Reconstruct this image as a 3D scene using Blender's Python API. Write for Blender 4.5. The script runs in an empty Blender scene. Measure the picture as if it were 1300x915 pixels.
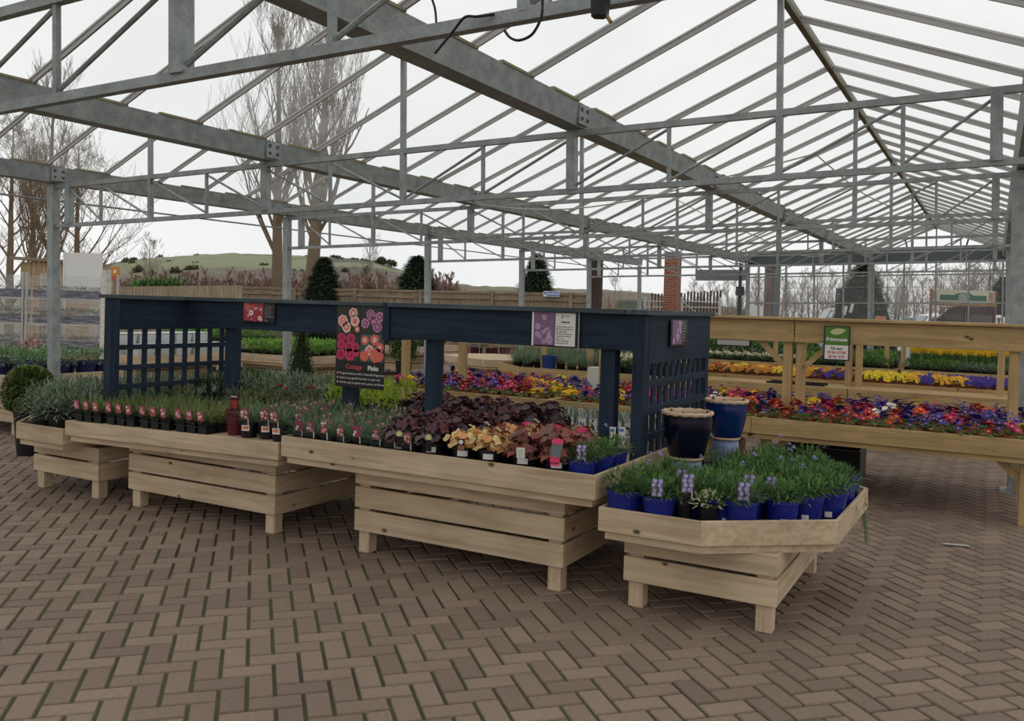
import bpy, math, random
from mathutils import Vector, Matrix
random.seed(11)
R = random.random
def U(a, b): return a + (b - a) * random.random()
PI = math.pi
SC = bpy.context.scene
COL = SC.collection

# ---------------------------------------------------------------- camera geometry
F, CX, CY, EYE = 1115.0, 650.0, 413.0, 1.65
def cam_frame(s, c, ur):
    n = Vector((s, 1, c / F)).normalized()
    y = Vector((ur, c - s * ur, -F)).normalized()
    x = y.cross(n)
    return Matrix((x, y, n))
WM = cam_frame(0.03, 22, 612)        # the sloping yard (world frame)
SM = cam_frame(0.0057, 16.5, 612)    # the plumb greenhouse frame
CAM = Vector((0, 0, EYE))
PL = (WM @ SM.transposed())          # greenhouse (plumb) -> world
def plumb(p): return PL @ (Vector(p) - CAM) + CAM
def ray(px, py): return WM @ Vector((px - CX, -(py - CY), -F)).normalized()
def at_z(px, py, z): d = ray(px, py); return CAM + d * ((z - EYE) / d.z)
def at_y(px, py, y): d = ray(px, py); return CAM + d * (y / d.y)
def at_x(px, py, x): d = ray(px, py); return CAM + d * (x / d.x)
def at_d(px, py, dist):
    d = Vector((px - CX, -(py - CY), -F)) * (dist / F); return CAM + WM @ d

# ---------------------------------------------------------------- materials
def lin(c):
    out = []
    for v in c[:3]:
        v /= 255.0
        out.append(v / 12.92 if v <= 0.04045 else ((v + 0.055) / 1.055) ** 2.4)
    return (*out, 1)
MATS = {}
def new_mat(name):
    m = bpy.data.materials.new(name); m.use_nodes = True
    nt = m.node_tree; b = nt.nodes['Principled BSDF']
    return m, nt, b
def mat(name, rgb, rough=0.6, metal=0.0, var=0.12, noise=0.0, nscale=20, spec=0.4, trans=0.0, emit=None):
    """plain procedural surface: base colour with per-piece, per-object and fine noise variation"""
    if name in MATS: return MATS[name]
    m, nt, b = new_mat(name)
    N, L = nt.nodes, nt.links
    c = lin(rgb)
    at = N.new('ShaderNodeAttribute'); at.attribute_name = 'rnd'
    oi = N.new('ShaderNodeObjectInfo')
    hs = N.new('ShaderNodeHueSaturation'); hs.inputs['Color'].default_value = c
    mr = N.new('ShaderNodeMapRange'); mr.inputs[3].default_value = 1 - var; mr.inputs[4].default_value = 1 + var
    ad = N.new('ShaderNodeMath'); ad.operation = 'ADD'
    L.new(at.outputs['Fac'], ad.inputs[0])
    if noise:
        tc = N.new('ShaderNodeTexCoord'); no = N.new('ShaderNodeTexNoise')
        no.inputs['Scale'].default_value = nscale; no.inputs['Detail'].default_value = 4
        L.new(tc.outputs['Object'], no.inputs['Vector'])
        mu = N.new('ShaderNodeMath'); mu.operation = 'MULTIPLY_ADD'
        mu.inputs[1].default_value = noise; mu.inputs[2].default_value = -noise / 2
        L.new(no.outputs['Fac'], mu.inputs[0]); L.new(mu.outputs[0], ad.inputs[1])
    else:
        mu = N.new('ShaderNodeMath'); mu.operation = 'MULTIPLY_ADD'
        mu.inputs[1].default_value = 0.5; mu.inputs[2].default_value = -0.25
        L.new(oi.outputs['Random'], mu.inputs[0]); L.new(mu.outputs[0], ad.inputs[1])
    mr.clamp = False
    L.new(ad.outputs[0], mr.inputs[0]); L.new(mr.outputs[0], hs.inputs['Value'])
    L.new(hs.outputs['Color'], b.inputs['Base Color'])
    b.inputs['Roughness'].default_value = rough; b.inputs['Metallic'].default_value = metal
    b.inputs['Specular IOR Level'].default_value = spec
    if trans:
        tr = N.new('ShaderNodeBsdfTranslucent'); mx = N.new('ShaderNodeMixShader')
        mx.inputs[0].default_value = trans
        L.new(hs.outputs['Color'], tr.inputs['Color'])
        L.new(b.outputs[0], mx.inputs[1]); L.new(tr.outputs[0], mx.inputs[2])
        L.new(mx.outputs[0], N['Material Output'].inputs['Surface'])
    MATS[name] = m
    return m

def wood(name, rgb, dark, axis, knots=True, grain=1.0):
    key = name + '_' + 'xyz'[axis]
    if key in MATS: return MATS[key]
    m, nt, b = new_mat(key); N, L = nt.nodes, nt.links
    tc = N.new('ShaderNodeTexCoord'); at = N.new('ShaderNodeAttribute'); at.attribute_name = 'rnd'
    sc = N.new('ShaderNodeVectorMath'); sc.operation = 'SCALE'
    cb = N.new('ShaderNodeCombineXYZ')
    for i in range(3): cb.inputs[i].default_value = 0
    for i, k in enumerate((17.3, 9.1, 23.7)):
        q = N.new('ShaderNodeMath'); q.operation = 'MULTIPLY'; q.inputs[1].default_value = k
        L.new(at.outputs['Fac'], q.inputs[0]); L.new(q.outputs[0], cb.inputs[i])
    va = N.new('ShaderNodeVectorMath'); va.operation = 'ADD'
    L.new(tc.outputs['Object'], va.inputs[0]); L.new(cb.outputs[0], va.inputs[1])
    mp = N.new('ShaderNodeMapping'); s = [16, 16, 16]; s[axis] = 1.1; mp.inputs['Scale'].default_value = s
    L.new(va.outputs[0], mp.inputs['Vector'])
    no = N.new('ShaderNodeTexNoise'); no.inputs['Scale'].default_value = 1.6; no.inputs['Detail'].default_value = 6
    no.inputs['Distortion'].default_value = 0.8
    L.new(mp.outputs[0], no.inputs['Vector'])
    cr = N.new('ShaderNodeValToRGB'); e = cr.color_ramp.elements
    e[0].position = 0.3; e[0].color = lin(dark); e[1].position = 0.62; e[1].color = lin(rgb)
    L.new(no.outputs['Fac'], cr.inputs[0])
    n2 = N.new('ShaderNodeTexNoise'); n2.inputs['Scale'].default_value = 2.2; n2.inputs['Detail'].default_value = 3
    L.new(va.outputs[0], n2.inputs['Vector'])
    mr = N.new('ShaderNodeMapRange'); mr.inputs[1].default_value = .3; mr.inputs[2].default_value = .7
    mr.inputs[3].default_value = .82; mr.inputs[4].default_value = 1.1
    L.new(n2.outputs['Fac'], mr.inputs[0])
    hs = N.new('ShaderNodeHueSaturation'); L.new(cr.outputs[0], hs.inputs['Color']); L.new(mr.outputs[0], hs.inputs['Value'])
    last = hs.outputs['Color']
    if knots:
        mk = N.new('ShaderNodeMapping'); s = [6, 6, 6]; s[axis] = 3.6; mk.inputs['Scale'].default_value = s
        L.new(va.outputs[0], mk.inputs['Vector'])
        vo = N.new('ShaderNodeTexVoronoi'); vo.inputs['Scale'].default_value = 1.0
        L.new(mk.outputs[0], vo.inputs['Vector'])
        ck = N.new('ShaderNodeValToRGB'); e = ck.color_ramp.elements
        e[0].position = 0.05; e[0].color = (1, 1, 1, 1); e[1].position = 0.10; e[1].color = (0, 0, 0, 1)
        L.new(vo.outputs['Distance'], ck.inputs[0])
        mx = N.new('ShaderNodeMix'); mx.data_type = 'RGBA'
        L.new(ck.outputs[0], mx.inputs['Factor']); L.new(last, mx.inputs['A'])
        mx.inputs['B'].default_value = lin([v * 0.42 for v in rgb])
        last = mx.outputs['Result']
    L.new(last, b.inputs['Base Color']); b.inputs['Roughness'].default_value = 0.75
    b.inputs['Specular IOR Level'].default_value = 0.25
    bp = N.new('ShaderNodeBump'); bp.inputs['Strength'].default_value = 0.25; bp.inputs['Distance'].default_value = 0.002
    L.new(no.outputs['Fac'], bp.inputs['Height']); L.new(bp.outputs[0], b.inputs['Normal'])
    MATS[key] = m
    return m
PINE = [wood('pine', (204, 182, 152), (178, 154, 124), a) for a in range(3)]
TREAT = [wood('treated_pine', (190, 161, 114), (162, 134, 92), a) for a in range(3)]
BLUE = [wood('navy_stained_timber', (40, 54, 70), (28, 40, 55), a, knots=False) for a in range(3)]
BCAP = [wood('weathered_toplit_navy_timber', (84, 94, 98), (60, 70, 76), a, knots=False) for a in range(3)]  # cap boards: navy lightened for weathering, with light from above painted in
OLDW = [wood('weathered_timber', (150, 134, 112), (112, 98, 80), a) for a in range(3)]
DARKW = [wood('brown_stained_timber', (86, 72, 66), (66, 54, 50), a, knots=False) for a in range(3)]

def galv():
    m, nt, b = new_mat('galvanised_steel'); N, L = nt.nodes, nt.links
    tc = N.new('ShaderNodeTexCoord'); no = N.new('ShaderNodeTexNoise'); no.inputs['Scale'].default_value = 9
    no.inputs['Detail'].default_value = 6; L.new(tc.outputs['Object'], no.inputs['Vector'])
    vo = N.new('ShaderNodeTexVoronoi'); vo.inputs['Scale'].default_value = 60; L.new(tc.outputs['Object'], vo.inputs['Vector'])
    mx = N.new('ShaderNodeMath'); mx.operation = 'MULTIPLY_ADD'; mx.inputs[1].default_value = .25
    L.new(vo.outputs['Distance'], mx.inputs[0]); L.new(no.outputs['Fac'], mx.inputs[2])
    cr = N.new('ShaderNodeValToRGB'); e = cr.color_ramp.elements
    e[0].position = .35; e[0].color = lin((126, 131, 130)); e[1].position = .8; e[1].color = lin((164, 169, 168))
    L.new(mx.outputs[0], cr.inputs[0]); L.new(cr.outputs[0], b.inputs['Base Color'])
    b.inputs['Metallic'].default_value = .35; b.inputs['Roughness'].default_value = .55
    return m
GALV = galv()

# ---------------------------------------------------------------- mesh builder
class MB:
    def __init__(s): s.v = []; s.f = []; s.m = []; s.r = []; s.cur = 0; s.rv = 0.5
    def face(s, idx, mi=None, r=None):
        s.f.append(idx); s.m.append(s.cur if mi is None else mi); s.r.append(s.rv if r is None else r)
    def add(s, vs, fs, mi=None, r=None):
        o = len(s.v); s.v.extend(vs)
        for f in fs: s.face([i + o for i in f], mi, r)
    def hexa(s, p, mi=None, r=None):
        s.add(p, [(0, 3, 2, 1), (4, 5, 6, 7), (0, 1, 5, 4), (1, 2, 6, 5), (2, 3, 7, 6), (3, 0, 4, 7)], mi, r)
    def box(s, x0, x1, y0, y1, z0, z1, mi=None, r=None):
        if mi is None and s.cur == 'axis':
            d = (x1 - x0, y1 - y0, z1 - z0); mi = d.index(max(d))
        if r is None: r = R()
        s.hexa([(x0, y0, z0), (x1, y0, z0), (x1, y1, z0), (x0, y1, z0), (x0, y0, z1), (x1, y0, z1), (x1, y1, z1), (x0, y1, z1)], mi, r)
    def bar(s, a, b, w, h, up=(0, 0, 1), mi=None, r=None):
        a, b = Vector(a), Vector(b); d = (b - a).normalized(); u = Vector(up)
        if abs(d.dot(u)) > .98: u = Vector((0, 1, 0))
        q = d.cross(u).normalized() * (w / 2); t = q.cross(d).normalized() * (h / 2)
        if mi is None and s.cur == 'axis':
            l = [abs(x) for x in d]; mi = l.index(max(l))
        if r is None: r = R()
        s.hexa([tuple(x) for x in (a - q - t, a + q - t, b + q - t, b - q - t, a - q + t, a + q + t, b + q + t, b - q + t)], mi, r)
    def tube(s, pts, rad, n=8, mi=None, r=None, caps=True):
        pts = [Vector(p) for p in pts]; k = len(pts)
        rads = rad if isinstance(rad, (list, tuple)) else [rad] * k
        o = len(s.v); ref = None
        for i, p in enumerate(pts):
            d = (pts[min(i + 1, k - 1)] - pts[max(i - 1, 0)])
            if d.length < 1e-9: d = Vector((0, 0, 1))
            d.normalize()
            if ref is None: ref = Vector((0, 0, 1)) if abs(d.z) < .9 else Vector((1, 0, 0))
            q = d.cross(ref).normalized(); t = q.cross(d)
            for j in range(n):
                an = 2 * PI * j / n
                s.v.append(tuple(p + (q * math.cos(an) + t * math.sin(an)) * rads[i]))
        for i in range(k - 1):
            for j in range(n):
                j2 = (j + 1) % n
                s.face([o + i * n + j, o + i * n + j2, o + (i + 1) * n + j2, o + (i + 1) * n + j], mi, r)
        if caps and n > 3:
            s.face([o + j for j in range(n)][::-1], mi, r); s.face([o + (k - 1) * n + j for j in range(n)], mi, r)
    def lathe(s, prof, n=16, c=(0, 0, 0), mi=None, r=None, closed=False):
        o = len(s.v)
        for rr, z in prof:
            for j in range(n):
                a = 2 * PI * j / n; s.v.append((c[0] + rr * math.cos(a), c[1] + rr * math.sin(a), c[2] + z))
        for i in range(len(prof) - 1):
            for j in range(n):
                j2 = (j + 1) % n
                s.face([o + i * n + j, o + i * n + j2, o + (i + 1) * n + j2, o + (i + 1) * n + j], mi, r)
    def disc(s, c, rr, n=16, mi=None, r=None, z=0):
        o = len(s.v)
        for j in range(n):
            a = 2 * PI * j / n; s.v.append((c[0] + rr * math.cos(a), c[1] + rr * math.sin(a), c[2]))
        s.face([o + j for j in range(n)], mi, r)
    def prism(s, poly, z0, z1, mi=None, r=None):
        n = len(poly); o = len(s.v)
        s.v.extend([(x, y, z0) for x, y in poly] + [(x, y, z1) for x, y in poly])
        s.face([o + i for i in range(n)][::-1], mi, r); s.face([o + n + i for i in range(n)], mi, r)
        for i in range(n):
            j = (i + 1) % n; s.face([o + i, o + j, o + n + j, o + n + i], mi, r)
    def mesh(s, name, mats, origin=(0, 0, 0), smooth=False, T=None):
        me = bpy.data.meshes.new(name)
        v = s.v if T is None else [tuple(T(p)) for p in s.v]
        ox, oy, oz = origin
        if ox or oy or oz: v = [(x - ox, y - oy, z - oz) for x, y, z in v]
        me.from_pydata(v, [], s.f)
        for mm in (mats if isinstance(mats, (list, tuple)) else [mats]): me.materials.append(mm)
        me.polygons.foreach_set('material_index', [x if isinstance(x, int) else 0 for x in s.m])
        at = me.attributes.new('rnd', 'FLOAT', 'FACE'); at.data.foreach_set('value', s.r)
        if smooth: me.polygons.foreach_set('use_smooth', [True] * len(s.f))
        me.update()
        return me

def link(name, me, parent=None, loc=(0, 0, 0)):
    o = bpy.data.objects.new(name, me); COL.objects.link(o); o.location = loc
    if parent is not None: o.parent = parent
    return o
def tag(o, label=None, cat=None, group=None, kind=None):
    if label: o['label'] = label
    if cat: o['category'] = cat
    if group: o['group'] = group
    if kind: o['kind'] = kind
    return o
def thing(name, label, cat, loc=(0, 0, 0), group=None):
    return tag(link(name, None, None, loc), label, cat, group)
def part(name, mb, mats, root, smooth=False, T=None, bevel=0):
    """mb is in world coordinates; it becomes a child of root, which stands at its own origin"""
    o = link(name, mb.mesh(name, mats, root.location, smooth, T), root)
    if bevel:
        b = o.modifiers.new('Bevel', 'BEVEL'); b.width = bevel; b.segments = 1; b.limit_method = 'ANGLE'
    return o
def subpart(name, mb, mats, par, root, smooth=False, T=None):
    return link(name, mb.mesh(name, mats, root.location, smooth, T), par)
def AX(): m = MB(); m.cur = 'axis'; return m

# reusable prototypes: name -> list of (part name, mesh, part label)
def place(proto, loc, rz=0.0, s=1.0, label='', cat='', group=None, tilt=0):
    name, parts = proto
    if len(parts) == 1:
        o = bpy.data.objects.new(name, parts[0][1]); COL.objects.link(o)
        o.location = loc; o.rotation_euler = (tilt, 0, rz); o.scale = (s, s, s)
        return tag(o, label, cat, group)
    r = bpy.data.objects.new(name, None); r.empty_display_size = .05; COL.objects.link(r)
    r.location = loc; r.rotation_euler = (tilt, 0, rz); r.scale = (s, s, s)
    tag(r, label, cat, group)
    for pn, me, *rest in parts:
        o = bpy.data.objects.new(pn, me); COL.objects.link(o); o.parent = r
        if rest and rest[0]: o['label'] = rest[0]
    return r

def text(body, size, mat_, parent, root, pos, xdir, updir, align='CENTER', name='lettering', extr=.0006, bold=0.0):
    cu = bpy.data.curves.new(name, 'FONT'); cu.body = body; cu.size = size; cu.align_x = align
    cu.extrude = extr; cu.offset = bold; cu.resolution_u = 2
    tmp = bpy.data.objects.new('tmp', cu); COL.objects.link(tmp)
    dg = bpy.context.evaluated_depsgraph_get()
    me = bpy.data.meshes.new_from_object(tmp.evaluated_get(dg))
    bpy.data.objects.remove(tmp, do_unlink=True)
    me.materials.clear(); me.materials.append(mat_)
    at = me.attributes.new('rnd', 'FLOAT', 'FACE')
    x = Vector(xdir).normalized(); u = Vector(updir).normalized(); n = x.cross(u)
    M = Matrix((x, u, n)).transposed().to_4x4(); M.translation = Vector(pos) - root.location
    me.transform(M); me.name = name
    return link(name, me, parent)
# ================================================================= floor
def make_floor():
    m, nt, b = new_mat('block_paving'); N, L = nt.nodes, nt.links
    at = N.new('ShaderNodeAttribute'); at.attribute_name = 'rnd'
    tc = N.new('ShaderNodeTexCoord')
    cr = N.new('ShaderNodeValToRGB'); e = cr.color_ramp.elements
    e[0].position = 0; e[0].color = lin((124, 106, 93)); e[1].position = 1; e[1].color = lin((146, 126, 110))
    x = e.new(.5); x.color = lin((135, 116, 101))
    L.new(at.outputs['Fac'], cr.inputs[0])
    no = N.new('ShaderNodeTexNoise'); no.inputs['Scale'].default_value = 45; no.inputs['Detail'].default_value = 6
    L.new(tc.outputs['Object'], no.inputs['Vector'])
    n2 = N.new('ShaderNodeTexNoise'); n2.inputs['Scale'].default_value = .8; n2.inputs['Detail'].default_value = 4
    L.new(tc.outputs['Object'], n2.inputs['Vector'])
    ad = N.new('ShaderNodeMath'); ad.operation = 'ADD'; L.new(no.outputs['Fac'], ad.inputs[0]); L.new(n2.outputs['Fac'], ad.inputs[1])
    mr = N.new('ShaderNodeMapRange'); mr.inputs[1].default_value = .6; mr.inputs[2].default_value = 1.4
    mr.inputs[3].default_value = .78; mr.inputs[4].default_value = 1.15
    L.new(ad.outputs[0], mr.inputs[0])
    hs = N.new('ShaderNodeHueSaturation'); L.new(cr.outputs[0], hs.inputs['Color']); L.new(mr.outputs[0], hs.inputs['Value'])
    L.new(hs.outputs['Color'], b.inputs['Base Color']); b.inputs['Roughness'].default_value = .78
    b.inputs['Specular IOR Level'].default_value = .3
    bp = N.new('ShaderNodeBump'); bp.inputs['Strength'].default_value = .3; bp.inputs['Distance'].default_value = .003
    L.new(no.outputs['Fac'], bp.inputs['Height']); L.new(bp.outputs[0], b.inputs['Normal'])
    j, nt, b = new_mat('mossy_joint_sand'); N, L = nt.nodes, nt.links
    tc = N.new('ShaderNodeTexCoord'); no = N.new('ShaderNodeTexNoise'); no.inputs['Scale'].default_value = 1.4; no.inputs['Detail'].default_value = 5
    L.new(tc.outputs['Object'], no.inputs['Vector'])
    cr = N.new('ShaderNodeValToRGB'); e = cr.color_ramp.elements
    e[0].position = .36; e[0].color = lin((62, 54, 44)); e[1].position = .55; e[1].color = lin((74, 80, 38))
    L.new(no.outputs['Fac'], cr.inputs[0]); L.new(cr.outputs[0], b.inputs['Base Color']); b.inputs['Roughness'].default_value = .95
    mb = MB(); W = .114; g = .0062; bv = .005; h = .006
    c45 = math.cos(PI / 4)
    def rot(x, y): return (c45 * (x - y), c45 * (x + y))
    n = 0
    for ix in range(-105, 168):
        for iy in range(-55, 212):
            t = (ix - iy) % 4
            if t == 0: x0, x1, y0, y1 = ix * W, (ix + 2) * W, iy * W, (iy + 1) * W
            elif t == 2: x0, x1, y0, y1 = ix * W, (ix + 1) * W, (iy - 1) * W, (iy + 1) * W
            else: continue
            cx, cy = rot((x0 + x1) / 2, (y0 + y1) / 2)
            if not (.6 < cy < 15.5 and -13 < cx < 4.6): continue
            if cx < -2.0 * cy - 1.5 or cx > .12 * cy + 2.6: continue
            x0 += g; x1 -= g; y0 += g; y1 -= g; dz = U(-.0012, .0012)
            lo = [(*rot(x, y), -.011) for x, y in ((x0, y0), (x1, y0), (x1, y1), (x0, y1))]
            hi = [(*rot(x, y), dz) for x, y in ((x0 + bv, y0 + bv), (x1 - bv, y0 + bv), (x1 - bv, y1 - bv), (x0 + bv, y1 - bv))]
            mb.add(lo + hi, [(4, 5, 6, 7), (0, 1, 5, 4), (1, 2, 6, 5), (2, 3, 7, 6), (3, 0, 4, 7)], 0, R())
    o = len(mb.v)
    mb.add([(-13.5, .0, -.008), (5.2, .0, -.008), (5.2, 16.2, -.008), (-13.5, 16.2, -.008)], [(0, 1, 2, 3)], 1, .5)
    tag(link('floor', mb.mesh('floor', [m, j])), 'brown herringbone block paving with mossy joints', 'paving', kind='structure')
    # paving beyond
    m2, nt, b = new_mat('distant_paving'); N, L = nt.nodes, nt.links
    tc = N.new('ShaderNodeTexCoord'); mp = N.new('ShaderNodeMapping'); mp.inputs['Rotation'].default_value = (0, 0, PI / 4)
    L.new(tc.outputs['Object'], mp.inputs['Vector'])
    br = N.new('ShaderNodeTexBrick'); br.inputs['Scale'].default_value = 5; br.inputs['Mortar Size'].default_value = .02
    br.inputs['Color1'].default_value = lin((122, 104, 95)); br.inputs['Color2'].default_value = lin((136, 118, 108)); br.inputs['Mortar'].default_value = lin((84, 74, 66))
    L.new(mp.outputs[0], br.inputs['Vector'])
    L.new(br.outputs['Color'], b.inputs['Base Color']); b.inputs['Roughness'].default_value = .9
    mb = MB()
    q = [(-40, -30), (40, -30), (40, 45), (-40, 45)]; q2 = [(-13.5, 0), (5.2, 0), (5.2, 16.2), (-13.5, 16.2)]
    vs = [(x, y, -.003) for x, y in q] + [(x, y, -.003) for x, y in q2]
    mb.add(vs, [(0, 1, 5, 4), (1, 2, 6, 5), (2, 3, 7, 6), (3, 0, 4, 7)])
    tag(link('floor', mb.mesh('floor', m2)), 'brown block paving of the yard farther off', 'paving', kind='structure')
    m3 = mat('field_grass', (112, 116, 78), .95, noise=.8, nscale=.05, var=.25)
    mb = MB(); mb.add([(-900, -300, -.05), (900, -300, -.05), (900, 1200, -.05), (-900, 1200, -.05)], [(0, 1, 2, 3)])
    tag(link('floor', mb.mesh('floor', m3)), 'flat grassy ground beyond the garden centre yard', 'ground', kind='structure')
make_floor()

# ================================================================= greenhouse frame (built plumb)
GX = [-9.3, -6.08, -2.88, .25, 3.45]      # gutters
YT = [2.47 + 3.73 * k for k in range(7)]   # trusses
NOD = [-9.3, -8.48, -7.69, -6.87, -6.08, -5.29, -4.48, -3.68, -2.88, -2.1, -1.31, -.53, .25]
YR0, YR1 = -2.0, 24.86
ordn = ['nearest', 'second nearest', 'third', 'fourth', 'fifth', 'sixth', 'farthest']
BOLT = mat('dull_bolt', (84, 88, 90), .5, .5)
def gutter(x, i):
    where = ['at the open left edge of the roof', 'second from the open left edge', 'overhead right of centre, third from the left edge', 'at the right edge above the grey stanchion', 'beyond the right edge'][i]
    c = plumb((x, 11.4, 3.08))
    t = thing('roof_gutter', 'long galvanised steel gutter beam ' + where, 'gutter beam', c)
    mb = MB()
    prof = [(-.075, 3.075), (.075, 3.075), (.1, 3.25), (.075, 3.25), (.06, 3.1), (-.06, 3.1), (-.075, 3.25), (-.1, 3.25)]
    n = len(prof); vs = [(x + a, YR0, z) for a, z in prof] + [(x + a, YR1, z) for a, z in prof]
    mb.add(vs, [(k, (k + 1) % n, n + (k + 1) % n, n + k) for k in range(n)] + [tuple(range(n))[::-1], tuple(range(n, 2 * n))])
    part('channel', mb, GALV, t, T=plumb)
    for y in YT[:6]:
        mb = MB()
        mb.box(x + .088, x + .104, y - .09, y + .09, 3.09, 3.235)
        for dy in (-.05, .05):
            for dz in (3.12, 3.19): mb.box(x + .1, x + .116, y + dy - .012, y + dy + .012, dz, dz + .024, 1)
        part('splice_plate', mb, [GALV, BOLT], t, T=plumb)
    y = YR0 + .2; PK = mat('lichened_packer', (150, 142, 108), .9, noise=.4, nscale=30)
    while y < YR1 - .5:
        if y > 1: mb = MB(); mb.box(x + .074, x + .108, y, y + .44, 3.25, 3.268); part('glazing_packer', mb, PK, t, T=plumb)
        y += .746
for i, x in enumerate(GX[:4]): gutter(x, i)

def column(x, y, label, w=.1, top=3.06):
    c = plumb((x, y, 0)); c.z = 0
    t = thing('steel_column', label, 'column', c)
    mb = MB(); z0 = -(PL @ Vector((x, y, -EYE))).z - EYE
    mb.box(x - w / 2, x + w / 2, y - w / 2, y + w / 2, z0, top); part('shaft', mb, GALV, t, T=plumb, bevel=.006)
    mb = MB(); mb.box(x - w * .9, x + w * .9, y - w * .9, y + w * .9, z0, z0 + .012); part('base_plate', mb, GALV, t, T=plumb)
where = ['beside the left bench row, nearest the camera', 'second along, behind the navy trellis frame', 'third along, behind the dianthus poster', 'fourth along, in front of the fence', 'fifth along, beside the brown timber post', 'sixth and farthest, in front of the bamboo']
for k, y in enumerate(YT[1:]):
    column(GX[0], y, 'galvanised steel column of the open left side, ' + where[k])
column(GX[3] - .03, YT[2], 'thick galvanised stanchion at the right edge of the picture', w=.17)
column(GX[3], YT[0], 'galvanised steel column carrying the right end of the nearest truss')
column(GX[3] + .02, YT[1], 'galvanised steel column carrying the right end of the second truss')
column(GX[3], YT[5], 'slim galvanised column far behind the right stanchion')
column(GX[1], YT[6], 'far galvanised column with a dark downpipe beside it')
column(GX[2], YT[6], 'far galvanised column in front of the big conifer')

def truss(y, k):
    c = plumb((-4.5, y, 2.59))
    t = thing('lattice_truss', 'galvanised lattice truss spanning the greenhouse, %s from the camera' % ordn[k], 'truss', c, 'roof trusses')
    a, b = GX[0], GX[3]
    tw = .042
    mb = MB(); mb.box(a + .04, b - .04, y - tw / 2, y + tw / 2, 3.01, 3.055); part('top_chord', mb, GALV, t, T=plumb)
    mb = MB(); mb.box(a + .04, b - .04, y - tw / 2, y + tw / 2, 2.57, 2.612); part('bottom_chord', mb, GALV, t, T=plumb)
    for i, x in enumerate(NOD):
        if i in (0,): x = -9.02
        if i == 12: x = .0
        thick = i in (0, 4, 8, 12); ridge = i in (2, 6, 10)
        w = .07 if thick else (.045 if ridge else .026)
        mb = MB(); mb.box(x - w / 2, x + w / 2, y - w / 2, y + w / 2, 2.6, 3.03)
        part('hanger', mb, GALV, t, T=plumb)
        if ridge:
            mb = MB(); mb.box(x - .02, x + .02, y - .02, y + .02, 3.05, 3.47 if i == 2 else 3.83); part('ridge_post', mb, GALV, t, T=plumb)
    xs = [-9.02] + NOD[1:12] + [0.0]
    for i in range(12):
        mb = MB()
        if i < 6: p, q = (xs[i], y, 3.0), (xs[i + 1], y, 2.62)
        else: p, q = (xs[i], y, 2.62), (xs[i + 1], y, 3.0)
        mb.tube([p, q], .0115, 6); part('brace', mb, GALV, t, T=plumb)
for k, y in enumerate(YT[:6]): truss(y, k)

# roof slopes: glass panes with glazing bars
def glass_mat():
    m, nt, b = new_mat('dusty_roof_glass'); N, L = nt.nodes, nt.links
    tr = N.new('ShaderNodeBsdfTransparent'); tr.inputs['Color'].default_value = (.965, .975, .97, 1)
    df = N.new('ShaderNodeBsdfTranslucent'); df.inputs['Color'].default_value = (.82, .84, .82, 1)
    tc = N.new('ShaderNodeTexCoord'); no = N.new('ShaderNodeTexNoise'); no.inputs['Scale'].default_value = 1.3; no.inputs['Detail'].default_value = 7
    L.new(tc.outputs['Object'], no.inputs['Vector'])
    mr = N.new('ShaderNodeMapRange'); mr.inputs[1].default_value = .35; mr.inputs[2].default_value = .75
    mr.inputs[3].default_value = .06; mr.inputs[4].default_value = .26
    L.new(no.outputs['Fac'], mr.inputs[0])
    mx = N.new('ShaderNodeMixShader'); L.new(mr.outputs[0], mx.inputs[0]); L.new(tr.outputs[0], mx.inputs[1]); L.new(df.outputs[0], mx.inputs[2])
    L.new(mx.outputs[0], N['Material Output'].inputs['Surface'])
    return m
GLASS = glass_mat()
BARM = mat('aluminium_glazing_bar', (176, 172, 168), .5, .2)
RIDGEM = mat('lichened_ridge_bar', (120, 118, 98), .8, .1, noise=.4, nscale=15)
zR, zG = 3.86, 3.25
for s in range(4):
    x0, x1 = GX[s], GX[s + 1]; xr = (x0 + x1) / 2; zR = 3.86
    if s == 0: xr, zR = -8.25, 3.65
    for side in (0, 1):
        if s == 3 and side == 1: continue
        xa = x0 + .07 if side == 0 else x1 - .07
        c = Vector((0, 0, 0))
        mb = MB(); n = (Vector((xr - xa, 0, zR - zG))).normalized()
        mb.add([(xa, YR0, zG + .012), (xr, YR0, zR + .012), (xr, YR1, zR + .012), (xa, YR1, zG + .012)], [(0, 1, 2, 3)])
        o = tag(link('ceiling', mb.mesh('ceiling', GLASS, T=plumb)), 'sloping roof glazing of dusty clear panes', 'roof', kind='structure')
        y = YT[0] - .13 - .746 * 5
        while y < YR1:
            mb = MB(); mb.bar((xa, y, zG), (xr, y, zR), .016, .034, mi=0); mb.bar((xa, y, zG + .026), (xr, y, zR + .026), .032, .012, mi=0)
            link('glazing_bar', mb.mesh('glazing_bar', BARM, T=plumb), o); y += .746
    mb = MB(); mb.box(xr - .022, xr + .022, YR0, YR1, zR - .03, zR + .05)
    o = tag(link('trim_%d' % (s + 1), mb.mesh('trim', RIDGEM, T=plumb)), 'lichened ridge bar along the roof peak', 'ridge', kind='structure')

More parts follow.
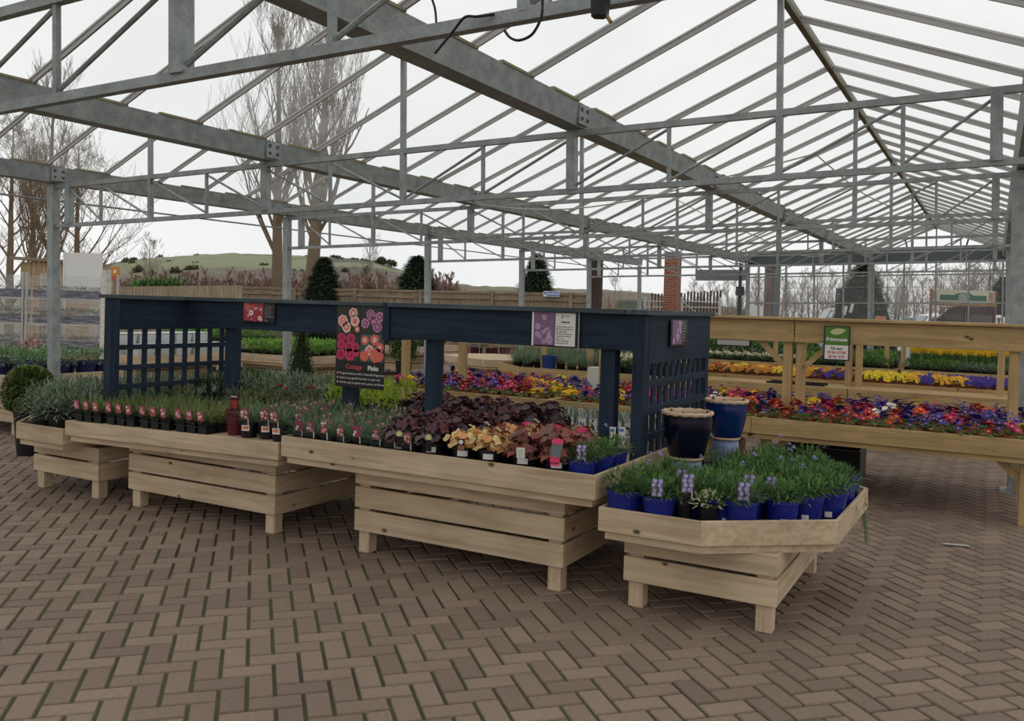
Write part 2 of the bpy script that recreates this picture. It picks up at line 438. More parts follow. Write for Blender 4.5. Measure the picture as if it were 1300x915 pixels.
# far end: beam, gable frames and glazed wall
def far_end():
    y = YR1
    t = thing('end_beam', 'deep grey steel beam across the far end of the greenhouse', 'beam', plumb((-2.9, y, 3.3)))
    mb = MB(); mb.box(-6.1, .35, y + .02, y + .14, 3.02, 3.33); part('web', mb, mat('grey_painted_beam', (92, 98, 100), .6), t, T=plumb)
    mb = MB(); mb.box(-6.1, .35, y - .02, y + .18, 3.33, 3.345); mb.box(-6.1, .35, y - .02, y + .18, 3.005, 3.02); part('flange', mb, GALV, t, T=plumb)
    for k, (a, b) in enumerate(((GX[1], GX[2]), (GX[2], GX[3]))):
        xm = (a + b) / 2
        g = thing('gable_frame', ['left', 'right'][k] + ' of the two dark triangular gable frames at the far end', 'gable frame', plumb((xm, y, 3.35)))
        for p, q in (((a, y + .08, 3.36), (xm, y + .08, 4.0)), ((b, y + .08, 3.36), (xm, y + .08, 4.0))):
            mb = MB(); mb.bar(p, q, .06, .09); part('rafter', mb, BOLT, g, T=plumb)
        for xo in (-.75, 0, .75):
            mb = MB(); mb.bar((xm + xo * .9, y + .08, 3.36), (xm + xo, y + .08, 3.97 - abs(xo) * .42), .03, .04); part('strut', mb, BOLT, g, T=plumb)
        mb = MB(); mb.box(a + .9, b - .9, y + .06, y + .1, 3.62, 3.65); part('tie', mb, BOLT, g, T=plumb)
    w = tag(link('window_1', None), 'glazed screen closing the far end of the greenhouse', 'window', kind='structure')
    x = GX[1] + .3
    c = 0
    while x < GX[3]:
        mb = MB(); mb.box(x - .022, x + .022, y - .03, y + .03, -.3, 3.02); link('window_mullion', mb.mesh('window_mullion', GALV, T=plumb), w); x += .745
    for z, h in ((2.98, .04), (2.66, .035), (2.36, .012), (1.93, .04), (.9, .04)):
        mb = MB(); mb.box(GX[1], GX[3], y - .02, y + .02, z, z + h); link('window_rail', mb.mesh('window_rail', GALV, T=plumb), w)
    pm, nt, b = new_mat('far_screen_glass'); N, L = nt.nodes, nt.links
    tr = N.new('ShaderNodeBsdfTransparent'); tr.inputs['Color'].default_value = (.95, .95, .95, 1)
    df = N.new('ShaderNodeBsdfTranslucent'); df.inputs['Color'].default_value = (.7, .7, .7, 1); mx = N.new('ShaderNodeMixShader'); mx.inputs[0].default_value = .12
    L.new(tr.outputs[0], mx.inputs[1]); L.new(df.outputs[0], mx.inputs[2]); L.new(mx.outputs[0], N['Material Output'].inputs['Surface'])
    mb = MB(); mb.add([(GX[1], y + .01, .9), (GX[3], y + .01, .9), (GX[3], y + .01, 2.66), (GX[1], y + .01, 2.66)], [(0, 1, 2, 3)])
    link('window_pane', mb.mesh('window_pane', pm, T=plumb), w)
far_end()
# eaves rail outside the left gutter
mb = MB(); mb.tube([(-9.6, 2, 2.92), (-9.6, 24, 2.92)], .012, 6)
tag(link('eaves_wire', mb.mesh('eaves_wire', GALV, (-9.6, 13, 2.92), T=plumb), None, (-9.6, 13, 2.92)), 'thin steel wire running under the open left eaves', 'wire')

# cables and light fitting on the nearest truss
BLK = mat('black_plastic', (22, 23, 25), .45, var=.2)
def cable(pts, r, label):
    c = Vector(pts[0]); mb = MB()
    # catmull smoothing
    P = [Vector(p) for p in pts]; out = []
    for i in range(len(P) - 1):
        p0, p1, p2, p3 = P[max(i - 1, 0)], P[i], P[i + 1], P[min(i + 2, len(P) - 1)]
        for j in range(8):
            t = j / 8; out.append(.5 * ((2 * p1) + (p2 - p0) * t + (2 * p0 - 5 * p1 + 4 * p2 - p3) * t * t + (3 * p1 - p0 - 3 * p2 + p3) * t ** 3))
    out.append(P[-1]); mb.tube(out, r, 6)
    tag(link('hanging_cable', mb.mesh('hanging_cable', BLK, c, True), None, c), label, 'cable')
Yc = 2.40
cable([at_y(552, 68, Yc - .02), at_y(575, 40, Yc), at_y(590, 22, Yc), at_y(607, 21, Yc), at_y(630, 18, Yc + .05)], .0045, 'black cable curling over the nearest truss chord, the left one')
cable([at_y(640, 38, Yc), at_y(648, 48, Yc), at_y(660, 51, Yc), at_y(676, 43, Yc), at_y(687, 22, Yc), at_y(689, 0, Yc), at_y(692, -30, Yc)], .0045, 'black cable sagging in a loop below the nearest truss chord')
cable([at_y(545, -10, Yc + .1), at_y(552, 10, Yc + .1), at_y(554, 30, Yc + .1)], .004, 'short black cable dropping behind the nearest truss at the top edge')
c = at_y(764, 10, Yc)
t = thing('cable_connector', 'black hexagonal plug hanging from the nearest truss chord', 'plug', c)
mb = MB(); mb.tube([c + Vector((0, -.012, .03)), c + Vector((0, -.012, -.03))], [.03, .026], 6); part('housing', mb, BLK, t)
mb = MB(); mb.tube([c + Vector((.02, -.01, -.028)), c + Vector((.035, -.01, -.05))], .006, 6); part('gland', mb, mat('brass', (150, 120, 70), .4, .8), t)
WIREW = mat('pale_cable', (190, 184, 172), .6)
def wire_run(pts, r, label):
    mb = MB(); P = [Vector(p) for p in pts]; c = P[0].copy(); out = []
    for i in range(len(P) - 1):
        p0, p1, p2, p3 = P[max(i - 1, 0)], P[i], P[i + 1], P[min(i + 2, len(P) - 1)]
        for j in range(6):
            t = j / 6; out.append(.5 * ((2 * p1) + (p2 - p0) * t + (2 * p0 - 5 * p1 + 4 * p2 - p3) * t * t + (3 * p1 - p0 - 3 * p2 + p3) * t ** 3))
    out.append(P[-1]); mb.tube(out, r, 5)
    tag(link('pale_cable', mb.mesh('pale_cable', WIREW, c, True), None, c), label, 'cable')
wire_run([at_y(525, 235, 9.8), at_y(600, 258, 9.8), at_y(700, 266, 9.8), at_y(800, 255, 9.8), at_y(900, 230, 9.8), at_y(960, 215, 9.8), at_y(1035, 195, 9.8)], .009, 'pale electric cable slung along the third truss')
wire_run([at_y(1035, 195, 9.9), at_y(1058, 215, 10.6), at_y(1095, 245, 12), at_y(1130, 262, 13.2)], .008, 'pale cable dropping diagonally in the right bay')
wire_run([at_y(850, 248, 13.5), at_y(900, 275, 13.5), at_y(960, 300, 13.5), at_y(1010, 322, 17), at_y(1040, 325, 17), at_y(1065, 315, 17)], .008, 'pale cable looping low in the far roof')
# ================================================================= display benches
def inset(poly, d):
    """shrink a convex counter-clockwise polygon"""
    n = len(poly); out = []
    for i in range(n):
        p0, p1, p2 = [Vector(poly[(i + k - 1) % n]) for k in range(3)]
        e1 = (p1 - p0).normalized(); e2 = (p2 - p1).normalized()
        n1 = Vector((-e1.y, e1.x)); n2 = Vector((-e2.y, e2.x))
        b = (n1 + n2); b = b / max(b.dot(n1), 1e-6) * d
        out.append((p1.x + b.x, p1.y + b.y))
    return out
def bench(label, poly, ztop, hb=.135, base=None, rows=3, W=PINE, bevel=.003, T=None, legs=True, flush=False, planks=True, frame_in=.03, rowz=None):
    cx = sum(p[0] for p in poly) / len(poly); cy = sum(p[1] for p in poly) / len(poly)
    t = thing('display_bench', label, 'plant display bench', (cx, cy, 0))
    tb = .022; n = len(poly); ins = inset(poly, tb)
    zb = ztop - hb
    dz = ztop - .004 if flush else zb + .065
    for i in range(n):
        a, b = poly[i], poly[(i + 1) % n]; a2, b2 = ins[i], ins[(i + 1) % n]
        mb = AX(); d = Vector(b) - Vector(a); ax = 0 if abs(d.x) >= abs(d.y) else 1
        mb.hexa([(a[0], a[1], zb), (b[0], b[1], zb), (b2[0], b2[1], zb), (a2[0], a2[1], zb), (a[0], a[1], ztop), (b[0], b[1], ztop), (b2[0], b2[1], ztop), (a2[0], a2[1], ztop)], ax, R())
        part('tray_board', mb, W, t, T=T, bevel=bevel)
    # deck of planks (cut to the polygon along y)
    mb = AX(); P2 = inset(poly, tb + .002); y0 = min(p[1] for p in P2); y1 = max(p[1] for p in P2); k = max(3, int((y1 - y0) / .14)); st = (y1 - y0) / k
    def span(y):
        xs = []
        for i in range(len(P2)):
            (ax_, ay), (bx, by) = P2[i], P2[(i + 1) % len(P2)]
            if (ay - y) * (by - y) <= 0 and abs(ay - by) > 1e-6: xs.append(ax_ + (bx - ax_) * (y - ay) / (by - ay))
        return (min(xs), max(xs)) if len(xs) > 1 else None
    for i in range(k):
        a = y0 + i * st + .003; b = y0 + (i + 1) * st - .003
        sa, sb = span(a), span(b)
        if sa and sb:
            mb.hexa([(sa[0], a, dz - .018), (sa[1], a, dz - .018), (sb[1], b, dz - .018), (sb[0], b, dz - .018), (sa[0], a, dz), (sa[1], a, dz), (sb[1], b, dz), (sb[0], b, dz)], 0, R())
    part('deck', mb, W, t, T=T)
    fr = inset(poly, frame_in); fr2 = inset(poly, frame_in + .035)
    mb = AX()
    for i in range(n):
        a, b, a2, b2 = fr[i], fr[(i + 1) % n], fr2[i], fr2[(i + 1) % n]; d = Vector(b) - Vector(a)
        mb.hexa([(a[0], a[1], zb - .045), (b[0], b[1], zb - .045), (b2[0], b2[1], zb - .045), (a2[0], a2[1], zb - .045), (a[0], a[1], zb - .001), (b[0], b[1], zb - .001), (b2[0], b2[1], zb - .001), (a2[0], a2[1], zb - .001)], 0 if abs(d.x) > abs(d.y) else 1, R())
    part('tray_frame', mb, W, t, T=T)
    if base:
        x0, x1, y0, y1 = base
        rz = rowz or [(.147, .284), (.302, .439), (.457, .568)][:rows]
        for za, zc in rz:
            for q in ((x0, x1, y0, y0 + .022), (x0, x1, y1 - .022, y1), (x0, x0 + .022, y0 + .023, y1 - .023), (x1 - .022, x1, y0 + .023, y1 - .023)):
                mb = AX(); mb.box(*q, za, zc); part('slat', mb, W, t, bevel=bevel)
        for lx in (x0 + .024, x1 - .024 - .085):
            for ly in (y0 + .024, y1 - .024 - .085):
                mb = AX(); mb.box(lx, lx + .085, ly, ly + .085, 0, zb - .045); part('leg', mb, W, t, bevel=bevel)
    return t

def rect(x0, x1, y0, y1): return [(x0, y0), (x1, y0), (x1, y1), (x0, y1)]
YF, YB = 4.40, 6.40
bench('pine bench holding blue-potted scabious at the near right end, front corners cut off', [(-1.845, YF), (-1.277, YF), (-.675, 4.87), (-.655, 5.91), (-1.25, YB), (-1.845, YB)], .588, .13, (-1.77, -.93, 4.61, 5.98), rowz=[(.147, .285), (.303, .42)])
bench('long pine bench in the middle of the front row, under heucheras and pinks', rect(-4.146, -1.868, YF, YB), .753, .137, (-3.68, -2.143, 4.61, 5.98), rowz=[(.147, .284), (.302, .439), (.457, .575)])
shear = lambda p: (p[0], p[1], p[2] + (p[0] + 5.3) * .021)
bench('long pine bench left of centre in the front row, six-packs of pinks along its edge', rect(-6.43, -4.17, YF, YB), .677, .118, (-5.935, -4.387, 4.61, 5.98), rowz=[(.14, .272), (.288, .42), (.436, .525)], T=shear, flush=True)
bench('short low pine bench at the left end of the front row under grey-green sage', [(-7.07, YF), (-6.462, YF), (-6.462, YB), (-7.07, YB), (-7.62, 5.85), (-7.62, 4.95)], .583, .135, (-7.15, -6.3, 4.61, 5.98), rowz=[(.147, .285), (.303, .415)])

# second row: primrose benches
def post_leg_bench(label, x0, x1, y0, y1, z=.722, W=TREAT, legsx=None):
    cx, cy = (x0 + x1) / 2, (y0 + y1) / 2
    t = bench(label, rect(x0, x1, y0, y1), z, .15, None, W=W)
    for lx in (legsx or (x0 + .1, x1 - .1)):
        for ly in (y0 + .2, y1 - .2):
            mb = AX(); mb.box(lx - .045, lx + .045, ly - .045, ly + .045, 0, z - .15 - .045); part('leg', mb, W, t, bevel=.003)
            mb = AX(); s = 1 if lx < cx else -1
            mb.bar((lx, ly, .33), (lx + s * .2, ly, .53), .04, .06, mi=2); part('leg_brace', mb, W, t)
    return t
xe = [.42, -1.92, -4.0, -6.08]
post_leg_bench('yellowish timber bench of primroses at the right edge of the picture', xe[1] + .004, xe[0], 8.1, 10.1, .722, legsx=(xe[1] + .1, xe[0] - .15))
bench('timber bench of primroses directly behind the navy trellis corner', rect(xe[2] + .004, xe[1], 8.1, 10.1), .722, .15, (xe[2] + .5, xe[1] - .45, 8.35, 9.8), W=TREAT)
bench('timber bench of primroses behind the left navy post, farthest left of the second row', rect(xe[3], xe[2], 8.1, 10.1), .722, .15, (xe[3] + .45, xe[2] - .5, 8.35, 9.8), W=TREAT)
# third row
YC = 12.3
def nbench(*a, **k):
    k.setdefault('W', TREAT); return bench(*a, **k)
nbench('timber bench of winter pansies behind the primroses at the right edge', rect(-1.66, .55, YC, YC + 2), .72, .14, (-1.3, .1, YC + .25, YC + 1.7), flush=True)
nbench('timber bench of orange and yellow violas behind the primroses, left of the green price sign', rect(-3.95, -1.67, YC, YC + 2), .72, .14, (-3.5, -2.1, YC + .25, YC + 1.7), flush=True)
nbench('timber bench carrying lavender and a blue pot behind the primroses', [(-6.6, YC), (-3.96, YC), (-3.96, YC + 2), (-6.6, YC + 2), (-7.4, YC + 1.5), (-7.4, YC + .75)], .72, .14, (-6, -4.4, YC + .25, YC + 1.7))
# a raised divider with a ledge half way back
for a, b, w in ((-3.93, -1.69, 'left'), (-1.64, .5, 'right')):
    mb = AX(); mb.box(a, b, YC + .80, YC + .822, .717, .765); c = ((a + b) / 2, YC + .8, .717)
    tag(link('divider_board', mb.mesh('divider_board', TREAT, c), None, c), 'timber divider board in front of the violas, on the %s bench of the third row' % w, 'board')
# fourth row
nbench('far timber bench of daffodils and grey-green foliage at the right', rect(-1.5, 1.1, 17.9, 19.9), .72, .14, (-1.2, .7, 18.2, 19.6))
nbench('far timber bench of white-flowered pots in the fourth row', rect(-6.1, -1.55, 17.9, 19.9), .72, .14, (-5.5, -2, 18.2, 19.6))
# benches to the left and rear
nbench('pale pine bench of big blue pots left of the navy trellis', [(-10.5, 5.9), (-9.75, 5.95), (-9.6, 6.5), (-9.6, 7.35), (-11.6, 7.35), (-11.6, 5.9)], .72, .14, (-11.3, -9.9, 6.15, 7.1), W=PINE)
nbench('pale pine bench with white boxes, seen through the left trellis', rect(-13.6, -11.75, 9.3, 11.2), .72, .14, (-13.3, -12.1, 9.5, 11), W=PINE)
nbench('pine bench of bright green young plants right of the cone topiary', rect(-12.1, -10.15, 11.3, 13.1), .72, .14, (-11.8, -10.5, 11.5, 12.9), W=PINE)
nbench('farther pine bench of green bedding left of the cone topiary', rect(-17.2, -14.9, 13.9, 16.2), .72, .14, (-16.8, -15.3, 14.2, 15.9), W=PINE)
nbench('low empty octagonal pine bench behind the primroses', [(-9.3, 14.7), (-8.4, 14.3), (-7.7, 14.9), (-7.7, 15.9), (-8.4, 16.5), (-9.3, 16.4), (-9.9, 15.9), (-9.9, 15.2)], .66, .14, (-9.4, -8.2, 14.9, 16), W=PINE, flush=True)
nbench('pine bench with black-potted shrubs left of the octagonal bench', rect(-13.6, -11.3, 16.2, 18.0), .72, .14, (-13.2, -11.8, 16.5, 17.7), W=PINE)
nbench('tall pine staging behind the box ball', rect(-16.4, -13.6, 20.5, 22.0), .98, .14, (-16, -14, 20.8, 21.7), W=PINE)

# black empty tray lying on the ledge
c = (-2.35, YC + .45, .717); mb = MB(); mb.box(-2.75, -1.98, YC + .13, YC + .43, .717, .725); mb.box(-2.75, -1.98, YC + .13, YC + .15, .725, .745); mb.box(-2.75, -1.98, YC + .41, YC + .43, .725, .745)
tag(link('empty_tray', mb.mesh('empty_tray', BLK, c), None, c), 'flat black empty tray on the bare ledge left of the price sign', 'tray')

# ================================================================= navy trellis frames on the front benches
def end_trellis(t, x, y0, y1, zb, W, sgn=1, slats=9, sw=.07):
    for nm, ya in (('corner_post', y0), ('corner_post', y1 - .08)):
        mb = AX(); mb.box(x - .075, x, ya, ya + .08, zb, 1.635); part(nm, mb, W, t, bevel=.003)
    mb = AX(); mb.box(x - .02, x + .002, y0 + .082, y1 - .004, 1.325, 1.631)
    part('fascia_panel', mb, W, t)
    a, b = y0 + .08, y1 - .08; st = (b - a) / (slats + .0)
    for i in range(slats):
        yc = a + st * (i + .5)
        mb = AX(); mb.box(x - .034, x - .022, yc - sw / 2, yc + sw / 2, zb + .03, 1.40); part('slat', mb, W, t)
    for z in (1.17, 1.0, .83, .70):
        mb = AX(); mb.box(x - .02, x - .002, y0 + .08, y1 - .08, z, z + .05); part('rail', mb, W, t, bevel=.002)
    mb = AX(); mb.box(x - .13, x + .03, y0 - .03, y1 + .03, 1.632, 1.664); part('cap_board', mb, BCAP, t, bevel=.003)
# right frame
t = thing('garden_trellis', 'navy stained timber frame with slatted end, on the middle and right front benches', 'trellis', (-2.9, 5.9, .64))
BY = 5.17
mb = AX(); mb.box(-3.845, -1.96, BY, BY + .03, 1.405, 1.632); part('fascia_board', mb, BLUE, t, bevel=.003)
mb = AX(); mb.box(-3.845, -2.01, BY - .04, BY + .12, 1.632, 1.664); part('cap_board', mb, BCAP, t, bevel=.003)
end_trellis(t, -1.892, BY - .01, 6.58, .684, BLUE, slats=10, sw=.068)
mb = AX(); mb.box(-3.905, -3.846, BY - .015, 5.45, 1.39, 1.664); part('end_board', mb, BLUE, t, bevel=.003)
for x in (-3.50, -2.15):
    mb = AX(); mb.box(x - .05, x + .05, BY + .032, BY + .12, .684, 1.63); part('post', mb, BLUE, t, bevel=.003)
# left frame
t2 = thing('garden_trellis', 'navy stained timber frame with open square lattice end, on the left front bench', 'trellis', (-5.3, 5.5, .64))
LY = 5.5
mb = AX(); mb.box(-6.40, -4.14, LY, LY + .03, 1.40, 1.632); part('fascia_board', mb, BLUE, t2, bevel=.003)
mb = AX(); mb.box(-6.42, -4.14, LY - .04, LY + .12, 1.632, 1.664); part('cap_board', mb, BCAP, t2, bevel=.003)
for x in (-5.84, -4.52):
    mb = AX(); mb.box(x - .055, x + .055, LY + .032, LY + .12, .695, 1.62); part('post', mb, BLUE, t2, bevel=.003)
X = -6.37
for ya in (4.71, 6.03):
    mb = AX(); mb.box(X - .03, X + .05, ya, ya + .09, .685, 1.632); part('corner_post', mb, BLUE, t2, bevel=.003)
mb = AX(); mb.box(X - .01, X + .01, 4.80, 6.03, 1.40, 1.631); part('fascia_panel', mb, BLUE, t2)
for i in range(8):
    yc = 4.80 + 1.23 * (i + 1) / 8.6
    mb = AX(); mb.box(X - .012, X, yc - .024, yc + .024, .69, 1.42); part('slat', mb, BLUE, t2)
for z in (1.375, 1.205, 1.035, .875, .71):
    mb = AX(); mb.box(X + .001, X + .015, 4.80, 6.03, z, z + .042); part('rail', mb, BLUE, t2)
mb = AX(); mb.box(X - .06, X + .06, 4.68, 6.15, 1.632, 1.664); part('cap_board', mb, BCAP, t2, bevel=.003)

# ================================================================= yellow timber frames
def pergola(label, x0, x1, y, posts, braces=(), zb=.64, yb=None, capdy=.14):
    t = thing('timber_pergola', label, 'timber frame', ((x0 + x1) / 2, y, zb))
    mb = AX(); mb.box(x0, x1, y, y + .03, 1.40, 1.61); part('fascia_board', mb, TREAT, t, bevel=.003)
    mb = AX(); mb.box(x0, x1, y - .05, y + capdy, 1.615, 1.64); part('cap_board', mb, TREAT, t, bevel=.003)
    for x in posts:
        mb = AX(); mb.box(x - .042, x + .042, y + .032, y + .115, zb, 1.61); part('post', mb, TREAT, t, bevel=.003)
    for x, s in braces:
        mb = AX(); mb.bar((x, y + .07, 1.17), (x + s * .24, y + .07, 1.40), .04, .05, mi=0); part('brace', mb, TREAT, t)
    if yb:
        mb = AX(); mb.box(x0, x1, yb - .03, yb, 1.40, 1.61); part('rear_fascia_board', mb, TREAT, t)
        mb = AX(); mb.box(x0, x1, yb - .12, yb + .05, 1.615, 1.64); part('cap_board', mb, TREAT, t, bevel=.003)
        mb = AX()
        part_x = (x0 + .02, x1 - .02)
        for x in part_x:
            mb = AX(); mb.box(x - .02, x + .02, y + .14, yb - .12, 1.45, 1.60); part('side_rail', mb, TREAT, t)
    return t
pergola('yellow timber frame holding the green price sign, at the right edge', -1.695, .36, 8.82, (-1.64, .17), ((-1.6, 1),), yb=9.95)
pergola('yellow timber frame just right of the navy trellis corner', -3.8, -1.705, 8.82, (-3.72, -1.765), ((-1.8, -1),), yb=9.95)
pergola('yellow timber frame hidden behind the navy beam, its posts among the primroses', -6.45, -3.82, 8.82, (-6.36, -5.53,), yb=9.95)
pergola('third-row timber frame, right', -1.66, .5, 12.75, (-1.60, .1), (), yb=14.2)
pergola('third-row timber frame behind the orange violas', -3.9, -1.67, 12.75, (-3.8, -1.73), (), yb=14.2)
pergola('third-row timber frame over the lavender', -6.5, -3.92, 12.75, (-6.92 + .5, -5.6), (), yb=None)
pergola('fourth-row timber frame at the right', -1.6, .9, 18.3, (-1.5, .8), (), yb=None)
pergola('fourth-row timber frame left of the price sign', -4.0, -1.7, 18.3, (-3.9, -1.8), (), yb=None)

# ================================================================= signs
WHITE = mat('white_card', (226, 224, 218), .6, var=.05)
PBLK = mat('poster_black', (30, 26, 27), .35, var=0)
GREY = mat('print_grey', (176, 170, 166), .6, var=0)
INK = mat('print_ink', (52, 50, 52), .6, var=0)
XD, ZD = Vector((1, 0, 0)), Vector((0, 0, 1))
def slab(name, x0, x1, y, z0, z1, m, root, th=.006, parent=None):
    mb = MB(); mb.box(x0, x1, y - th, y, z0, z1, 0, .5)
    return part(name, mb, m, root) if parent is None else subpart(name, mb, m, parent, root)
def petals(mb, cx, cz, r, y, cols, seed):
    """double flower drawn as thin layered rosettes facing the camera"""
    rr = random.Random(seed)
    for k, (f, ci) in enumerate(cols):
        n = 14; vs = []
        for j in range(n):
            a = 2 * PI * j / n; q = r * f * (1 + .05 * math.cos(a * 7 + k) + rr.uniform(-.07, .07))
            vs.append((cx + q * math.cos(a), y - .0006 * (k + 1), cz + q * math.sin(a)))
        mb.add(vs, [tuple(range(n))[::-1]], ci, .5)
# Cottage Pinks poster
py = LY - .012; x0, x1, z0, z1 = -4.605, -4.125, .985, 1.635
t = thing('flower_poster', 'tall black poster of cottage pinks with four flower photos, on the navy beam', 'poster', ((x0 + x1) / 2, py, z0))
slab('poster_board', x0, x1, py, z0, z1, PBLK, t)
ys = py - .0065; xm = (x0 + x1) / 2; zs = z0 + .21; zm = (zs + z1) / 2 + .0
leafy = mat('photo_dark_leaf', (54, 56, 44), .5, noise=1, nscale=40, var=.4)
teal = mat('photo_teal_leaf', (60, 92, 88), .5, noise=1, nscale=40, var=.3)
PALEP = mat('photo_pale_pink', (236, 196, 186), .5, var=0); SALM = mat('photo_salmon', (222, 120, 100), .5, var=0)
MAUVE = mat('photo_mauve', (196, 138, 172), .5, var=0); DMAU = mat('photo_dark_mauve', (140, 70, 110), .5, var=0)
MAG = mat('photo_magenta', (206, 52, 98), .5, var=0); MAG2 = mat('photo_deep_magenta', (160, 30, 72), .5, var=0)
CORAL = mat('photo_coral', (232, 108, 92), .5, var=0)
FM = [PALEP, SALM, MAUVE, DMAU, MAG, MAG2, CORAL]
for (xa, xb, za, zb, bg, fl) in (
    (x0 + .006, xm - .003, zm + .003, z1 - .012, leafy, [(.25, .45, .22, ((1, 0), (.65, 1), (.4, 0), (.2, 1))), (.7, .75, .2, ((1, 0), (.7, 1), (.4, 0))), (.78, .45, .2, ((1, 0), (.5, 1))), (.42, .14, .2, ((1, 0), (.6, 1), (.3, 0))), (.9, .14, .12, ((1, 1), (.5, 0)))]),
    (xm + .003, x1 - .006, zm + .003, z1 - .012, leafy, [(.42, .72, .19, ((1, 2), (.7, 3), (.45, 2), (.2, 3))), (.8, .64, .19, ((1, 2), (.6, 3), (.35, 2))), (.2, .38, .18, ((1, 2), (.6, 3), (.3, 2))), (.55, .45, .16, ((1, 3), (.6, 2))), (.72, .26, .2, ((1, 2), (.65, 3), (.4, 2)))]),
    (x0 + .006, xm - .003, zs, zm - .003, leafy, [(.22, .85, .17, ((1, 4), (.5, 5))), (.62, .8, .2, ((1, 4), (.5, 5))), (.2, .58, .18, ((1, 4), (.4, 5))), (.55, .52, .2, ((1, 4), (.5, 5))), (.85, .5, .18, ((1, 4), (.5, 5))), (.2, .22, .2, ((1, 4), (.6, 5))), (.6, .24, .24, ((1, 4), (.5, 5), (.25, 4))), (.85, .3, .15, ((1, 4),))]),
    (xm + .003, x1 - .006, zs, zm - .003, teal, [(.2, .78, .17, ((1, 6), (.5, 0))), (.62, .88, .2, ((1, 6), (.5, 0))), (.85, .55, .17, ((1, 6), (.4, 0))), (.4, .42, .2, ((1, 0), (.5, 6), (.2, 0))), (.2, .22, .2, ((1, 6), (.5, 1))), (.68, .2, .26, ((1, 6), (.6, 1), (.3, 6))), (.9, .22, .16, ((1, 6), (.4, 1)))])):
    ph = slab('photo_panel', xa, xb, ys, za, zb, bg, t, .001)
    mb = MB(); w, h = xb - xa, zb - za
    for i, (fx, fz, fr, cols) in enumerate(fl):
        r_ = fr * w; cxx = min(max(xa + fx * w, xa + r_ * .9), xb - r_ * .9); czz = min(max(za + fz * h, za + r_ * .9), zb - r_ * .9)
        petals(mb, cxx, czz, r_ * .95, ys - .0012 - .003 * (i % 3) * .2, cols, i)
    subpart('flower_print', mb, FM, ph, t)
Y2 = ys - .001
text('Cottage', .05, mat('poster_red_text', (196, 84, 84), .5, var=0), t, t, (x0 + .185, Y2, z0 + .148), XD, ZD, 'CENTER', bold=.001)
text('Pinks', .05, WHITE, t, t, (x0 + .375, Y2, z0 + .145), XD, ZD, 'CENTER', bold=.0022)
for i, s in enumerate(('Fragrant blooms with a beautiful fragrance', 'Ideal in any garden border or patio tub', 'Hardy, easy to grow and a great cut flower')):
    text(s, .0255, WHITE, t, t, (x0 + .045, Y2, z0 + .102 - i * .036), XD, ZD, 'LEFT')
    mb = MB(); petals(mb, x0 + .025, z0 + .11 - i * .036, .008, Y2, ((1, 0),), i); part('bullet_mark', mb, [PALEP], t)
# small pink sign
x0, x1, z0, z1 = -5.635, -5.27, 1.465, 1.632; py = LY - .012
t = thing('flower_sign', 'small wide sign with a pink and red flower photo, left of the tall poster', 'sign', ((x0 + x1) / 2, py, z0))
slab('sign_board', x0, x1, py, z0, z1, PBLK, t); ys = py - .0065
ph = slab('photo_panel', x0 + .01, x0 + .235, ys, z0 + .012, z1 - .006, mat('photo_red_bed', (170, 60, 52), .5, var=0), t, .001)
mb = MB(); rr = random.Random(5)
for i in range(34):
    fx, fz = rr.uniform(.025, .22), rr.uniform(.02, .15)
    ci = 4 if rr.random() < .5 else (2 if rr.random() < .7 else 0)
    if fz > .1 and fx < .14: ci = 1
    petals(mb, x0 + .0 + fx, z0 + fz, .013, ys - .0012 - .0004 * (i % 4), ((1, ci), (.4, 5)), i)
petals(mb, x0 + .1, z0 + .08, .024, ys - .003, ((1, 7), (.3, 5)), 3); petals(mb, x0 + .2, z0 + .035, .02, ys - .003, ((1, 7), (.3, 5)), 4)
subpart('flower_print', mb, FM + [WHITE], ph, t)
for i in range(9):
    text(('Dianthus', 'Compact plants', 'with scented', 'flowers from', 'early summer', 'Plant in sun', 'and free draining', 'soil', 'Hardy')[i], .0145, [mat('poster_red_text', (0, 0, 0)), GREY][i > 0], t, t, (x0 + .25, ys - .001, z1 - .022 - i * .0165), XD, ZD, 'LEFT')
# scabious poster + notice
x0, x1, z0, z1 = -2.665, -2.505, 1.415, 1.632; py = BY - .012
t = thing('flower_sign', 'purple flower picture poster pinned right of centre on the navy beam', 'sign', ((x0 + x1) / 2, py, z0))
slab('sign_board', x0, x1, py, z0, z1, mat('photo_purple', (128, 96, 128), .4, noise=1, nscale=25, var=.3), t)
mb = MB(); rr = random.Random(9)
for i in range(16):
    petals(mb, x0 + rr.uniform(.02, .14), z0 + rr.uniform(.02, .195), rr.uniform(.012, .02), py - .0065 - .0005 * (i % 5), ((1, 0), (.6, 1), (.3, 0)), i)
part('flower_print', mb, [mat('photo_lilac', (198, 170, 200), .5, var=0), mat('photo_violet', (146, 108, 158), .5, var=0)], t)
mb = MB(); mb.box(x0 - .006, x0 + .006, py - .014, py - .006, z0 - .005, z1, 0, .5); part('edge_strip', mb, WHITE, t)
x0, x1 = -2.503, -2.352
t = thing('notice', 'white printed notice with black text on the navy beam', 'notice', ((x0 + x1) / 2, py, z0))
slab('backing', x0 - .004, x1 + .022, py, z0 - .012, z1 + .002, PBLK, t); slab('paper', x0, x1 - .008, py - .006, z0 - .002, z1 - .004, WHITE, t, .001)
yy = py - .0075; xc = (x0 + x1) / 2 - .004
mb = MB(); mb.box(xc - .03, xc - .012, yy - .001, yy, z1 - .04, z1 - .016, 0, .5); mb.box(xc - .006, xc + .03, yy - .001, yy, z1 - .03, z1 - .02, 0, .5); part('logo_print', mb, GREY, t)
text('Scabiosa', .018, INK, t, t, (xc, yy, z1 - .068), XD, ZD, 'CENTER', bold=.0006)
